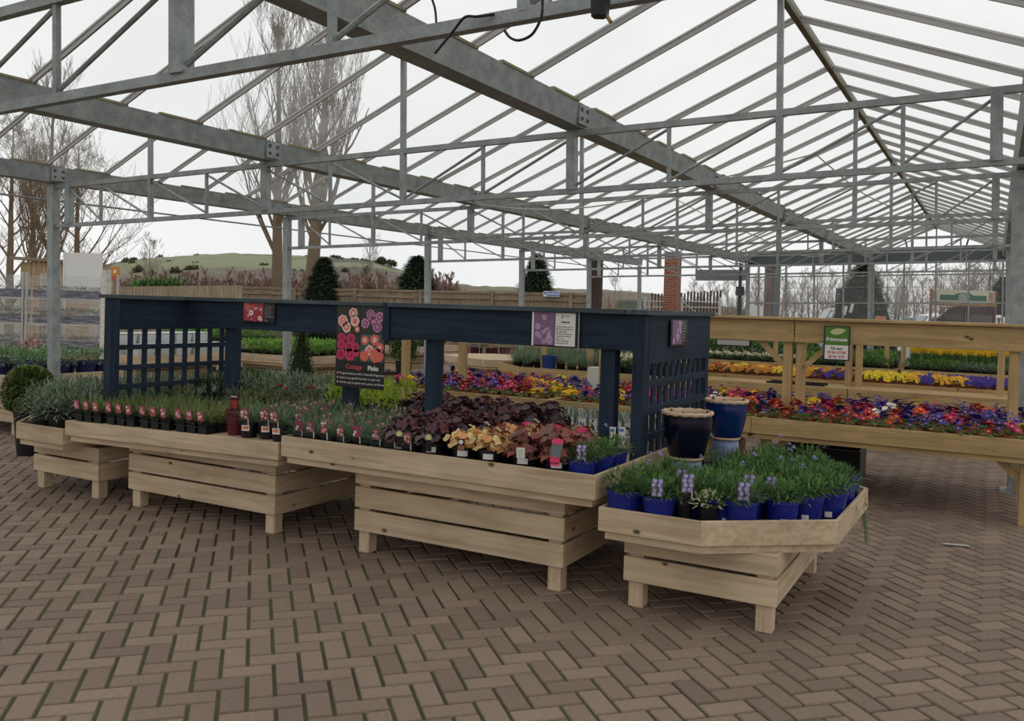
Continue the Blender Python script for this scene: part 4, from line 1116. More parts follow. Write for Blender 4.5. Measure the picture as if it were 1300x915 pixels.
# glazed planters on upturned floral pots
GLZ1 = mat('glaze_near_black_blue', (12, 13, 34), .12, var=.1, spec=.6); GLZ2 = mat('glaze_cobalt', (14, 40, 92), .15, noise=.5, nscale=12, var=.2, spec=.6)
BISQ = mat('bisque_rim', (206, 176, 146), .6, var=.1, noise=.3, nscale=30)
CHINA = mat('blue_white_glaze', (116, 128, 160), .25, noise=1.6, nscale=22, var=.6)
def planter(x, y, zr, rr, glz, label, h):
    t = thing('glazed_planter', label, 'plant pot', (x, y, zr - h))
    mb = MB(); z = zr - h; prof = [(rr * .62, 0), (rr * .66, .012), (rr * .8, h * .3), (rr * .92, h * .6), (rr * .965, h * .82), (rr * .93, h * .91), (rr * .95, h * .955)]
    mb.lathe([(a, z + b) for a, b in prof], 40, (x, y, 0), 0, .5); part('body', mb, glz, t, smooth=True)
    mb = MB(); o = len(mb.v); n = 60
    prof = [(.95, -.018), (1.0, -.008), (1.0, .0), (.96, .006), (.86, .0), (.86, -.02), (.82, -.09)]
    for a, b in prof:
        for j in range(n):
            an = 2 * PI * j / n; mb.v.append((x + rr * a * math.cos(an), y + rr * a * math.sin(an), zr + b + (.0025 * math.sin(an * 15) if a > .94 else 0)))
    for i in range(len(prof) - 1):
        for j in range(n): mb.face([o + i * n + j, o + i * n + (j + 1) % n, o + (i + 1) * n + (j + 1) % n, o + (i + 1) * n + j], 0, .5)
    part('rim', mb, BISQ, t, smooth=True)
    mb = MB(); mb.disc((x, y, zr - .07), rr * .87, 30, 0, .5); part('compost', mb, SOIL, t)
    mb = MB(); mb.lathe([(rr * .645, z - .004), (rr * .66, z + .004), (rr * .655, z + .012)], 40, (x, y, 0), 0, .5); part('foot_ring', mb, BISQ, t)
    mb = MB()
    for k in range(3):
        a = .6 + k * 2.1; fx, fy = x + rr * .8 * math.cos(a), y + rr * .8 * math.sin(a)
        for j in range(14): strip(mb, (fx, fy, zr - .004), rdir(0, 1), .022, .01, .5, 2, 0)
    part('seedling_clumps', mb, mat('leaf_dark_maroon', (70, 30, 36), .6, var=.3), t)
    u = thing('upturned_pot', 'blue and white glazed pot turned upside down ' + ('under the near planter' if glz is GLZ1 else 'under the far cobalt planter'), 'plant pot', (x, y, ZN))
    mb = MB(); hh = zr - h - .004 - ZN; mb.lathe([(rr * .78, ZN + .001), (rr * .8, ZN + .012), (rr * .72, ZN + .03), (rr * .62, ZN + hh * .8), (rr * .56, ZN + hh), (.01, ZN + hh)], 28, (x, y, 0), 0, .5)
    part('body', mb, CHINA, u, smooth=True)
planter(BP[0][0], BP[0][1], 1.035, .163, GLZ1, 'very dark blue glazed planter with a pale rim, the nearer of two', .29)
planter(BP[1][0], BP[1][1], 1.062, .150, GLZ2, 'cobalt blue glazed planter with a pale rim, the farther of two', .265)

# --- middle bench
ZM = .753 - .137 + .066
def pinkpot(x, y, z, i, front, grp, label, fl=False, stick=False, s=1.0):
    place(P_pinks(i, front or i % 2 == 0, fl, stick), (x, y, z), FACE + U(-.25, .25) if (front or i % 2 == 0) else U(0, 6), s * U(.9, 1.05), label, 'potted plant', grp)
i = 0
for x, y, k in spots(-4.07, -3.12, 4.49, 6.25, .13, .132):
    i += 1
    if y > 5.05 and abs(y - 5.27) < .09 and abs(x + 3.5) < .12: continue
    if y < 5.6 and x > -3.25 - (y - 4.49) * .75 + .13: continue
    if y > 5.35: continue
    pinkpot(x, y, ZM, i, k == 0, 'pinks on the middle front bench', 'blue-green tufted pink in black pot ' + ('along the front edge of the middle bench' if k == 0 else 'among the rows at the left of the middle bench'), fl=(i % 3 == 0))
hx = -3.13; i = 0
def heu(x, y, z, fol, lab, label, cat='potted plant', s=1.0, sticky=True, grp=None):
    ps = [('pot', POT2), ('foliage', fol)]
    if lab: ps.append(('plant_label',) + lab)
    if sticky: ps.append(('barcode_sticker', WST, 'white barcode sticker'))
    place(('potted_heuchera', ps), (x, y, z), FACE + U(-.1, .1), s, label, cat, grp)
FR = [(512, 'p', (RINGC, 'label with a lime ring'), 'dark plum heuchera with a lime ring label, left of the two along the front edge'),
      (551, 'p', (RINGC, 'label with a lime ring'), 'dark plum heuchera with a lime ring label, beside the golden one'),
      (590, 'a1', (STARC, 'label with a white star'), 'golden yellow heuchera with a white star label at the front edge'),
      (624, 'a1', None, 'golden yellow heuchera with ruffled leaves and no star label, at the front edge'),
      (667, 'b', (WHC, 'white printed label'), 'russet heuchera with a plain white printed label at the front edge'),
      (709, 'b', (HOTC, 'hot pink and slate label'), 'plum-brown heuchera with a hot pink fan-shaped label at the front edge')]
for px, kd, lab, lb in FR:
    c = at_y(px, 560, 4.44 + .085)
    fol = HFP[px % 3] if kd == 'p' else (HFA[1] if kd == 'a1' else HFB[px % 2])
    heu(c.x, 4.52, ZM, fol, lab, lb, s=1.0)
for x, y, k in spots(-3.3, -2.12, 4.70, 5.12, .175, .17):
    i += 1
    if x < -2.78 or (k > 0 and x < -2.7): fol, nm, g = HFP[i % 3], 'dark plum', 'dark plum heucheras in the rows'
    elif x < -2.42: fol, nm, g = HFA[i % 3], 'amber and gold', 'amber heucheras in the rows'
    else: fol, nm, g = HFB[i % 2] if i % 3 else HFA[0], 'russet', 'russet heucheras in the rows'
    if x < -3.05 and k < 1: fol = HFP[i % 3]
    hot = (k == 2 and abs(x + 2.42) < .2)
    heu(x, y, ZM, fol, (HOTC, 'hot pink and slate label') if hot else None, (nm + ' ruffled heuchera standing behind the front row of the middle bench') if not hot else nm + ' heuchera with a hot pink label behind the front row', sticky=False, grp=g if not hot else 'heucheras with hot pink labels behind the front row')
for x, y, k in spots(-3.75, -2.75, 5.42, 5.62, .18, .17):
    i += 1
    heu(x, y, ZM, HFP[i % 3], None, 'dark plum heuchera in the back rows beneath the navy beam', sticky=False, grp='plum heucheras beneath the navy beam', s=1.1)
for j, (x, y) in enumerate([(-2.01, 4.53), (-1.99, 4.74), (-1.985, 4.95), (-2.2, 5.0)]):
    place(('potted_scabious', [('pot', POTBL), ('foliage', FERN[j])] + ([('plant_label', SCC, 'label picturing lilac blooms')] if j in (0,) else []) + [('flowers', SCF[j % 2], 'lilac flowers')]), (x, y, ZM), FACE, .86,
          ['scabious with lilac label in a blue pot at the middle bench corner', 'scabious in a blue pot, second from the corner of the middle bench', 'scabious in a blue pot, third back beside the navy corner post', 'scabious in a blue pot in front of the right navy post'][j], 'potted plant')
for j, (px, py) in enumerate(((778, 548), (790, 548))):
    c = at_y(px, py, 5.12); mb = MB(); mb.box(c.x - .02, c.x + .02, 5.115, 5.118, ZM, c.z + .03, 0, .5); mb.box(c.x - .017, c.x + .012, 5.113, 5.1149, c.z, c.z + .02, 1, .5)
    tag(link('plant_label', mb.mesh('plant_label', [WHITE, mat('label_blue_print', (90, 120, 180), .5)], (c.x, 5.115, ZM)), None, (c.x, 5.115, ZM)), 'white plant label with blue print, %s of two by the navy post' % ('left' if j == 0 else 'right'), 'label')
# snowdrop block behind the beam
i = 0
for x, y, k in spots(-3.95, -1.98, 5.72, 6.32, .088, .098, .006):
    i += 1
    if k == 0 and x < -2.8: continue
    lft = x < -3.25
    ps = [('pot', SLV), ('foliage', SNF[i % 3]), ('plant_label', SNC[i % 2], 'tall white picture label')]
    if lft and i % 3 == 0: ps.append(('flowers', VIO, 'soft violet flowers'))
    place(('potted_snowdrops', ps), (x, y, ZM + .001 + (.06 if not lft else .0)), FACE + U(-.12, .12), 1.0, 'small white pot with tall white label and grey-green blades, ' + ('behind the dianthus at the left' if lft else 'massed behind the heucheras'), 'potted plant', 'white-labelled pots behind the beam, ' + ('left end' if lft else 'right part'))
# staging that lifts the white-labelled pots
mb = MB(); mb.box(-3.24, -1.96, 5.68, 6.37, ZM - .001, ZM + .06, 0, .5); c = (-2.6, 6.0, ZM)
tag(link('staging_board', mb.mesh('staging_board', PINE[0], c), None, c), 'low board raising the white-labelled pots behind the heucheras', 'board')

# --- left-centre bench
def ZL(x): return .673 + (x + 5.3) * .021
j = 0
for nx in range(4):
    x = -6.21 + nx * .385
    for ny in range(3):
        y = 4.54 + ny * .245; j += 1
        fr = ny == 0
        ps = [('cell_tray', SIX), ('foliage', SIXF[j % 3])] + ([('plant_labels', SIXC, 'three small pink picture labels')] if fr else [])
        place(('six_pack_tray', ps), (x, y, ZL(x) + .002), 0, 1.0, ('black six-pack of pinks with three pink labels, %s from the left' % ['first', 'second', 'third', 'fourth'][nx]) if fr else 'black six-pack tray of green pinks behind the labelled front trays', 'plant tray', None if fr else 'six-packs behind the front trays')
c = (-4.73, 4.56)
MAR = mat('maroon_pot_plastic', (88, 24, 36), .4, var=0)
mb = MB(); mb.lathe([(.02, .001), (.052, 0), (.068, .15), (.071, .152), (.071, .17), (.066, .17), (.064, .15)], 18, r=.5); mb.disc((0, 0, .152), .064, 16, 1, .5)
lb, q, blob = card(.0, -.02, .16, 0, 0); q(-.03, .03, 0, .1, 0); q(-.024, .02, .02, .075, 1, .001); q(.022, .03, -.02, .12, 0, .0008); q(-.024, .02, .098, .104, 2, .001); blob(.026, -.01, .008, 2, .003)
place(('maroon_potted_plant', [('pot', mk('pot', mb, [MAR, SOIL])), ('foliage', mk('foliage', grass(50, .1, .8, .005, .15), [G1b])), ('plant_label', mk('plant_label', lb, [MAR, mat('label_rust', (166, 58, 44), .5), WHITE]), 'tall dark red label')]), (c[0], c[1], ZL(c[0]) + .002), .3, 1.05, 'tall maroon pot with a dark red label on the front edge', 'potted plant')
for j, (px, s) in enumerate(((325, 1.15), (350, 1.2), (300 + 80 / 7.2 + 34, 1.0))):
    pass
for j, (x, y) in enumerate(((-4.56, 4.52), (-4.40, 4.54), (-4.245, 4.50))):
    pinkpot(x, y, ZL(x) + .002, [0, 0, 0][j], True, None, ['black-potted pink with orange sticker, nearest the maroon pot', 'black-potted pink with orange sticker, middle of the three right of the maroon pot', 'black-potted pink with orange sticker beside the end of the middle bench'][j], stick=True, s=1.22)
i = 0
for x, y, k in spots(-4.66, -4.22, 4.70, 5.3, .13, .132):
    i += 1; pinkpot(x, y, ZL(x) + .002, i, False, 'pinks at the right end of the left-centre bench', 'blue-green tufted pink in black pot at the right end of the left-centre bench', fl=(i % 2 == 0))
BRN = [mk('foliage', bushy(170, .1, .15, .09, .04, .008, (0, 0, 1, 2), .2, upb=.7), [G3, G3r, GSd]) for _ in range(2)]
REDFL = [buds(2, .27, .06, [G1b, REDF], .03), buds(3, .26, .08, [G1b, REDF], .024)]
for x, y, k in spots(-6.2, -4.3, 5.30, 5.38, .165, .15):
    i += 1
    if min(abs(x + 5.84), abs(x + 4.52)) < .15 and y > 5.27: continue
    red = x > -5.2
    ps = [('pot', POT1), ('foliage', BRN[i % 2])] + ([('flowers', REDFL[i % 2], 'dark red flowers')] if red else [])
    place(('potted_carnation', ps), (x, y, ZL(x) + .002), U(0, 6), 1.05, ('brown-green carnation with dark red flowers in front of the navy beam' if red else 'brown-green tufted plant in a black pot along the foot of the lattice'), 'potted plant', 'dark red carnations' if red else 'brown-green tufts before the lattice')
for x, y, k in spots(-6.25, -4.3, 5.72, 6.25, .21, .21):
    i += 1
    if x > -4.95: fo, nm, g = LIME[i % 2], 'lime green leafy spurge in a black pot behind the navy beam', 'lime spurges behind the navy beam'
    elif x > -5.85: fo, nm, g = SAGE[i % 3], 'grey-green sage in a black pot behind the navy beam', 'sages behind the navy beam'
    else: fo, nm, g = DARKB[i % 2], 'dark green bushy plant in a black pot inside the lattice corner', 'dark bushes in the lattice corner'
    place(('potted_shrub', [('pot', POT2), ('foliage', fo)]), (x, y, ZL(x) + .002), U(0, 6), 1.1, nm, 'potted plant', g)

# --- left end bench
i = 0
for x, y, k in spots(-7.45, -6.58, 4.52, 6.2, .19, .19):
    i += 1
    if not inside((x, y), [(-7.07, YF), (-6.462, YF), (-6.462, YB), (-7.07, YB), (-7.62, 5.85), (-7.62, 4.95)], .09): continue
    place(('potted_sage', [('pot', POT2), ('foliage', SAGE[i % 3])]), (x, y, .583 - .135 + .066), U(0, 6), 1.25, 'bushy grey-green sage in a black pot on the short left end bench, ' + ('front row' if k == 0 else 'back rows'), 'potted plant', 'sages on the left end bench, ' + ('front row' if k == 0 else 'back rows'))

# --- primroses on the second row
cols = ['violet', 'crimson', 'magenta', 'yellow', 'orange red', 'purple', 'white']; wts = [42, 17, 11, 14, 4, 12, 2]
i = 0; patch = {}
for x, y, k in spots(-5.96, .33, 8.205, 9.9, .18, .212, .012):
    i += 1
    if any(abs(x - a) < .10 and abs(y - 8.86) < .13 for a in (-6.36, -5.53, -3.72, -1.765, -1.64, .17)): continue
    if any(abs(x - a) < .08 for a in (-1.92, -4.0)): continue
    if -5.75 < x < -5.3 and k < 3 and x < -5.52 : pass
    key = (round(x / .33), round(y / .4))
    if key not in patch: patch[key] = random.choices(cols, wts)[0]
    cname = patch[key] if R() < .55 else random.choices(cols, wts)[0]
    if x < -4.9 and R() < .35: cname = random.choice(('magenta', 'crimson', 'violet'))
    far = y > 9.3
    ps = [('pot', POTT9), ('foliage', PRF[i % 3]), ('flowers', PRFL[cname][i % 2], cname + ' flowers with yellow eyes')]
    place(('potted_primrose', ps), (x, y, .638), U(0, 6), U(1.3, 1.5), '%s primrose in a terracotta-coloured pot on the timber benches, %s' % (cname, 'back rows' if far else 'front rows'), 'potted plant', '%s primroses, %s' % (cname, 'back rows' if far else 'front rows'))

# --- violas / pansies on the third row
def clump(colm, n=26, r=.07, h=.07):
    mb = bushy(46, r, h, .03, .03, .014, (0, 1), .4)
    for k in range(n):
        d = rdir(.1, 1); c = Vector((d.x * r, d.y * r, .05 + d.z * h)); nn = Vector((d.x * .5, d.y * .5 - .5, .5)).normalized(); x = nn.cross(Vector((0, 0, 1))).normalized(); y = nn.cross(x); rv = R(); q = U(.014, .02)
        mb.add([tuple(c + (x * math.cos(2 * PI * j / 8) + y * math.sin(2 * PI * j / 8)) * q * (1 if j % 2 else .82)) for j in range(8)], [tuple(range(8))], 2, rv)
        mb.add([tuple(c + nn * .002 + (x * math.cos(2 * PI * j / 5) + y * math.sin(2 * PI * j / 5)) * q * .25) for j in range(5)], [tuple(range(5))], 3, rv)
    mb.lathe([(.04, 0), (.05, .045), (.046, .045)], 8, mi=4, r=.5)
    return mk('potted_viola', mb, [G1b, G2b, colm, mat('petal_face', (70, 30, 40), .6), POTT])
VC = {'yellow': mat('viola_yellow', (246, 214, 44), .6, var=.2), 'orange': mat('viola_orange', (222, 146, 50), .6, var=.25), 'rust': mat('viola_rust', (176, 92, 40), .6, var=.3), 'violet': mat('viola_violet', (66, 48, 150), .6, var=.2), 'maroon': mat('viola_maroon', (84, 34, 66), .6, var=.3), 'golden': mat('viola_golden', (244, 184, 40), .6, var=.2)}
VM = {k: [clump(v) for _ in range(2)] for k, v in VC.items()}
i = 0
for x, y, k in spots(-3.83, .42, YC + .93, YC + 1.82, .18, .2):
    if abs(x + 1.67) < .06: continue
    i += 1
    px = 650 + F * 0
    if x < -2.6: cn = random.choice(('orange', 'rust', 'yellow', 'orange'))
    elif x < -2.25: cn = random.choice(('golden', 'orange'))
    elif x < -1.67: cn = random.choice(('maroon', 'violet', 'rust', 'orange'))
    elif x < -1.0: cn = 'yellow' if R() < .9 else 'maroon'
    elif x < -.62: cn = random.choice(('golden', 'golden', 'violet'))
    elif x < -.25: cn = 'golden' if k < 3 else 'violet'
    else: cn = 'violet'
    place(('potted_viola', [('potted_viola', VM[cn][i % 2])]), (x, y, .718), U(-.4, .4), 1.4, cn + ' violas in a small pot on the third-row bench', 'potted plant', cn + ' violas on the third-row bench')

# --- fourth row and lavender
def far_plant(name, mb, mats, h=.1):
    mb.lathe([(.05, 0), (.065, .1), (.06, .1)], 8, mi=len(mats), r=.5); return (name, [(name, mk(name, mb, mats + [POTB]))])
daff = []
for _ in range(2):
    mb = grass(46, .36, .35, .012, .09, .25, .05, (0, 1), .85)
    for k in range(7):
        a = U(0, 6.3); q = U(0, .09); c = Vector((q * math.cos(a), q * math.sin(a), U(.38, .46)))
        for j in range(6):
            b = 2 * PI * j / 6; mb.add([tuple(c), (c.x + .03 * math.cos(b - .35), c.y - .01, c.z + .03 * math.sin(b - .35)), (c.x + .042 * math.cos(b), c.y - .012, c.z + .042 * math.sin(b)), (c.x + .03 * math.cos(b + .35), c.y - .01, c.z + .03 * math.sin(b + .35))], [(0, 1, 2, 3)], 2, R())
        mb.tube([c, c + Vector((0, -.03, 0))], [.01, .016], 6, 3, .5)
    daff.append(far_plant('potted_daffodils', mb, [G1, G1b, VC['yellow'], VC['golden']]))
lav = [far_plant('potted_lavender', grass(90, .24, .8, .008, .1, .3, .05, (0, 0, 1), .4), [G2, G2b]) for _ in range(2)]
grn = [far_plant('potted_bedding', bushy(120, .1, .14, .09, .05, .016, (0, 0, 1), .3), [G1, G1b]) for _ in range(2)]
brt = [far_plant('potted_bedding', bushy(110, .11, .16, .09, .05, .018, (0, 0, 1), .3), [GY, G1]) for _ in range(2)]
gry = [far_plant('potted_grey_foliage', bushy(110, .1, .13, .09, .045, .014, (0, 0, 1), .3), [G2, G2b]) for _ in range(2)]
wht = []
for _ in range(2):
    mb = bushy(60, .09, .12, .09, .04, .014, (0, 1), .3); b2 = bushy(50, .085, .07, .16, .025, .022, (2,), .1); mb.add(b2.v, b2.f, 2); wht.append(far_plant('potted_white_flower', mb, [G1, G1b, CREAM]))
i = 0
for x, y, k in spots(-1.4, 1.0, 18.05, 19.7, .2, .25):
    i += 1
    if k >= 3: place(daff[i % 2], (x, y, .648), 0, 1.0, 'pot of yellow daffodils on the far right bench', 'potted plant', 'daffodils on the far bench')
    else: place((gry if (x > -.6) else grn)[i % 2], (x, y, .648), U(0, 6), 1.15, ('grey-green' if x > -.6 else 'mid-green') + ' foliage plant in front of the far daffodils', 'potted plant', ('grey' if x > -.6 else 'green') + ' foliage on the far bench')
for x, y, k in spots(-6.0, -1.7, 18.05, 19.7, .21, .27):
    i += 1
    if x < -3.3: place((wht if k < 4 else grn)[i % 2], (x, y, .648), U(0, 6), 1.0 if k < 4 else 2.0, ('white-flowered pot' if k < 4 else 'green bedding pot') + ' on the fourth-row bench left of the price sign', 'potted plant', 'white-flowered pots, fourth row' if k < 4 else 'green pots behind them, fourth row')
    else: place((grn + brt)[i % 4], (x, y, .648), U(0, 6), 1.25 + .25 * (k > 2), 'green bedding plant on the fourth-row bench behind the price sign', 'potted plant', 'green bedding, fourth row')
for x, y, k in spots(-7.2, -4.1, YC + .25, YC + 1.75, .2, .22):
    i += 1
    if not inside((x, y), [(-6.6, YC), (-3.96, YC), (-3.96, YC + 2), (-6.6, YC + 2), (-7.4, YC + 1.5), (-7.4, YC + .75)], .12): continue
    if abs(y - 12.83) < .15 and min(abs(x + 6.42), abs(x + 5.6)) < .15: continue
    c = at_y(697, 455, YC + .3)
    if (x - c.x) ** 2 + (y - YC - .3) ** 2 < .05: continue
    if x > -5.1 and k < 5: place(wht[i % 2], (x, y, .648), U(0, 6), 1.5, 'cream-flowered plant right of the lavender on the third-row bench', 'potted plant', 'cream-flowered pots by the lavender')
    else: place(lav[i % 2], (x, y, .648), U(0, 6), 1.15, 'grey-green lavender in a pot on the third-row bench', 'potted plant', 'lavenders on the third-row bench')
c = at_y(697, 455, YC + .3)
mb = MB(); mb.lathe([(.02, 0), (.10, .0), (.115, .24), (.12, .245), (.12, .265), (.11, .265), (.105, .24)], 20, (c.x, YC + .3, .648), r=.5); mb.disc((c.x, YC + .3, .888), .105, 18, 1, .5)
tag(link('blue_pot', mb.mesh('blue_pot', [mat('deep_blue_pot', (28, 58, 118), .35, var=0), SOIL], (c.x, YC + .3, .648)), None, (c.x, YC + .3, .648)), 'single large blue pot among the lavenders', 'plant pot')
c = at_y(755, 484, 9.3); w = .09
t = thing('white_card_box', 'upright blank white card box standing among the primroses', 'box', (c.x, 9.3, .64))
mb = MB(); mb.box(c.x - .085, c.x + .085, 9.27, 9.42, .64, 1.0, 0, .5); part('carton', mb, WHITE, t, bevel=.004)
# ================================================================= left background: topiary, trolleys, blue pots
def sphere_leafy(name, label, c, r, dens, m, potr=.14, poth=.25, cone=None):
    t = thing(name, label, 'topiary', (c[0], c[1], 0))
    zc = c[2]
    mb = MB(); base = zc - (r if not cone else 0) * .9
    mb.lathe([(.02, .001), (potr * .75, 0), (potr, max(base, poth) - .02), (potr * 1.03, max(base, poth)), (potr * .9, max(base, poth))], 16, (c[0], c[1], 0), 0, .5); part('pot', mb, POTB, t)
    mb = MB()
    core = MB()
    for i in range(dens):
        if cone:
            h = R(); a = U(0, 2 * PI); rr = cone[0] * (1 - h) ** .8 * U(.85, 1.02) + .01
            p = Vector((c[0] + rr * math.cos(a), c[1] + rr * math.sin(a), zc + h * cone[1])); d = Vector((math.cos(a), math.sin(a), .5))
        else:
            d = rdir(-.8, 1); p = Vector(c) + d * r * U(.88, 1.02)
        strip(mb, p, d + rdir(-1, 1) * .8, .035, .022, .2, 2, 0 if R() < .6 else 1, tip=.5)
    part('foliage', mb, m, t)
    if cone: core.lathe([(cone[0] * .85, zc), (cone[0] * .8, zc + cone[1] * .1), (cone[0] * .45, zc + cone[1] * .5), (.005, zc + cone[1] * .95)], 14, (c[0], c[1], 0), 0, .3)
    else: core.lathe([(r * .86 * math.cos(a), zc + r * .86 * math.sin(a)) for a in [(-PI / 2 + PI * k / 8) for k in range(9)]], 14, (c[0], c[1], 0), 0, .3)
    part('inner_branches', core, mat('topiary_core', (40, 50, 28), .9), t)
BOX = [mat('box_leaf', (106, 124, 56), .5, var=.4, trans=.2), mat('box_leaf_dark', (72, 92, 42), .5, var=.4, trans=.15)]
c = at_d(37, 496, 9.0); sphere_leafy('box_ball', 'clipped box ball at the far left behind the sage bench', c, .25, 3200, BOX)
c = at_d(513, 441, 15.0); sphere_leafy('box_ball', 'clipped box ball seen between the timber posts behind the dianthus', c, .26, 1500, BOX)
c = at_d(382, 478, 12.6); sphere_leafy('box_cone', 'dark clipped box cone beside the second steel column', c, .2, 1500, [BOX[1], mat('box_leaf_deep', (44, 62, 32), .5, var=.3)], cone=(.2, .72))
c = at_d(345, 475, 13.5)

# big blue pots, green plants on the left bench
BIGP = mk('pot', pot_mb(.13, .1, .2, n=20), [POTNAVY, SOIL])
BIGF = [mk('foliage', bushy(260, .2, .17, .18, .06, .02, (0, 0, 1, 2), .5), [mat('leaf_soft_green', (112, 146, 98), .6, var=.35, trans=.2), G1, G2]) for _ in range(2)]
j = 0
for x, y in [(-9.8, 6.25), (-9.78, 6.6), (-9.78, 6.95), (-9.82, 7.2), (-10.12, 6.1), (-10.1, 6.5), (-10.1, 6.9), (-10.45, 6.15), (-10.45, 6.5), (-10.45, 6.9), (-10.8, 6.15), (-10.8, 6.6), (-11.15, 6.2)]:
    j += 1; ps = [('pot', BIGP), ('foliage', BIGF[j % 2])]
    place(('potted_shrub', ps), (x, y, .648), U(0, 6), .98, 'soft green leafy plant in a big navy pot on the bench left of the lattice', 'potted plant', 'big navy pots on the left bench')

# plant trolleys wrapped in clear film
def trolley(c, ang, w, label, seed, top=1.95):
    t = thing('plant_trolley', label, 'plant trolley', c)
    ca, sa = math.cos(ang), math.sin(ang)
    T = lambda p: (c.x + ca * p[0] - sa * p[1], c.y + sa * p[0] + ca * p[1], p[2])
    d = .56
    for x in (0, w):
        for y in (0, d):
            mb = MB(); mb.box(x - .016, x + .016, y - .016, y + .016, .1, top + .05); part('post', mb, mat('trolley_grey', (176, 176, 172), .5, .2), t, T=T)
    lv = (.22, .72, 1.15, 1.56)
    for z in lv:
        mb = MB(); mb.box(0, w, 0, d, z, z + .03); part('shelf', mb, mat('trolley_shelf', (186, 182, 174), .6, noise=.5, nscale=8), t, T=T)
    for x in (.12, w - .12):
        for y in (.08, d - .08):
            mb = MB(); mb.tube([(x - .012, y, .06), (x + .012, y, .06)], .06, 10); part('castor', mb, POTB, t, T=T)
    fm, nt, b = new_mat('clear_film_' + str(seed)); N, L = nt.nodes, nt.links
    tr = N.new('ShaderNodeBsdfTransparent'); df = N.new('ShaderNodeBsdfDiffuse'); df.inputs['Color'].default_value = (.6, .6, .6, 1)
    tc = N.new('ShaderNodeTexCoord'); mp = N.new('ShaderNodeMapping'); mp.inputs['Scale'].default_value = (2, 2, 22); L.new(tc.outputs['Object'], mp.inputs['Vector'])
    no = N.new('ShaderNodeTexNoise'); no.inputs['Scale'].default_value = 2; no.inputs['Detail'].default_value = 5; L.new(mp.outputs[0], no.inputs['Vector'])
    mr = N.new('ShaderNodeMapRange'); mr.inputs[1].default_value = .4; mr.inputs[2].default_value = .75; mr.inputs[3].default_value = .16; mr.inputs[4].default_value = .6
    L.new(no.outputs['Fac'], mr.inputs[0]); mx = N.new('ShaderNodeMixShader'); L.new(mr.outputs[0], mx.inputs[0]); L.new(tr.outputs[0], mx.inputs[1]); L.new(df.outputs[0], mx.inputs[2]); L.new(mx.outputs[0], N['Material Output'].inputs['Surface'])
    mb = MB(); mb.add([(-.02, -.03, .7), (w + .02, -.03, .7), (w + .02, -.03, top), (-.02, -.03, top)], [(0, 1, 2, 3)]); part('film_wrap', mb, fm, t, T=T)
    return T, lv, w, d
SHF = [mk('foliage', bushy(60, .07, .08, .11, .04, .014, (0, 1), .4), [G2, G2b]) for _ in range(2)]
SHP = mk('pot', pot_mb(.07, .055, .13, n=10), [POTNAVY, SOIL])
SHD = mk('foliage', bushy(110, .085, .13, .11, .04, .012, (0, 1), .4), [GSd, mat('leaf_brown_grey', (110, 102, 86), .7, var=.3)])
c1 = at_z(-60, 600, 0); 
c1 = at_d(-75, 420, 14.2); c2 = at_d(33, 420, 14.2); c3 = at_d(133, 420, 14.2)
for n, (a, b, lb) in enumerate(((c1, c2, 'grey plant trolley wrapped in film at the far left edge, left one of two'), (c2, c3, 'grey plant trolley wrapped in film beside the first steel column, right one of two'))):
    a = Vector((a.x, a.y, 0)); b = Vector((b.x, b.y, 0)); v = b - a; w = v.length - .06; ang = math.atan2(v.y, v.x)
    T, lv, w, d = trolley(a, ang, w, lb, n)
    k = 0
    for z in lv[1:]:
        for yy in (.13, .33):
            x = .1
            while x < w - .05:
                k += 1; p = T((x, yy, z + .031)); top = z > 1.5
                place(('potted_heather', [('pot', SHP), ('foliage', SHF[k % 2] if top else SHD)]), p, U(0, 6), 1.0, 'navy pot of %s foliage, %s shelf of the %s film-wrapped trolley' % ('grey-green' if top else 'drab', 'top' if top else ('middle' if z > 1 else 'lower'), ['left', 'right'][n]), 'potted plant', '%s shelf pots on the %s trolley' % ('top' if top else ('middle' if z > 1 else 'lower'), ['left', 'right'][n])); x += .155
c = at_d(105, 335, 14.9)
mb = MB(); a = at_d(82, 352, 14.9); b = at_d(128, 352, 14.9); zt = at_d(105, 321, 14.9).z
vv = (b - a); mb.bar((a.x, a.y, (a.z + zt) / 2 - .15), (b.x, b.y, (a.z + zt) / 2 - .15), .02, zt - a.z + .3, mi=0)
mb.bar((a.x, a.y, 0), (a.x, a.y, zt), .04, .04, mi=0); mb.bar((b.x, b.y, 0), (b.x, b.y, zt), .04, .04, mi=0)
tag(link('white_board', mb.mesh('white_board', WHITE, (a.x, a.y, 0)), None, (a.x, a.y, 0)), 'blank white board standing up behind the trolleys', 'board')
# speckled white post and orange sign
c = at_d(134, 400, 13.2); t = thing('wrapped_post', 'pale speckled post between the trolleys and the navy trellis', 'post', (c.x, c.y, 0))
mb = MB(); mb.box(c.x - .05, c.x + .05, c.y - .05, c.y + .05, 0, at_d(134, 343, 13.2).z); part('shaft', mb, mat('speckled_pale', (186, 180, 170), .7, noise=1.6, nscale=26, var=.45), t)
c = at_d(146, 348, 16); t = thing('orange_notice', 'small orange notice above the fence at the left', 'sign', (c.x, c.y, c.z - .13))
xx = WM @ Vector((1, 0, 0)); xx.z = 0; xx.normalize()
mb = MB(); mb.bar(c - xx * .085, c + xx * .085, .012, .26, mi=0); part('sign_board', mb, mat('sign_orange', (206, 132, 50), .5, var=0), t)
nn = Vector((xx.y, -xx.x, 0)); 
mb = MB(); mb.bar(c + nn * .008 - xx * .06 + Vector((0, 0, -.07)), c + nn * .008 + xx * .06 + Vector((0, 0, -.07)), .004, .08, mi=0); part('red_panel', mb, mat('sign_red_panel', (190, 96, 70), .5, var=0), t)
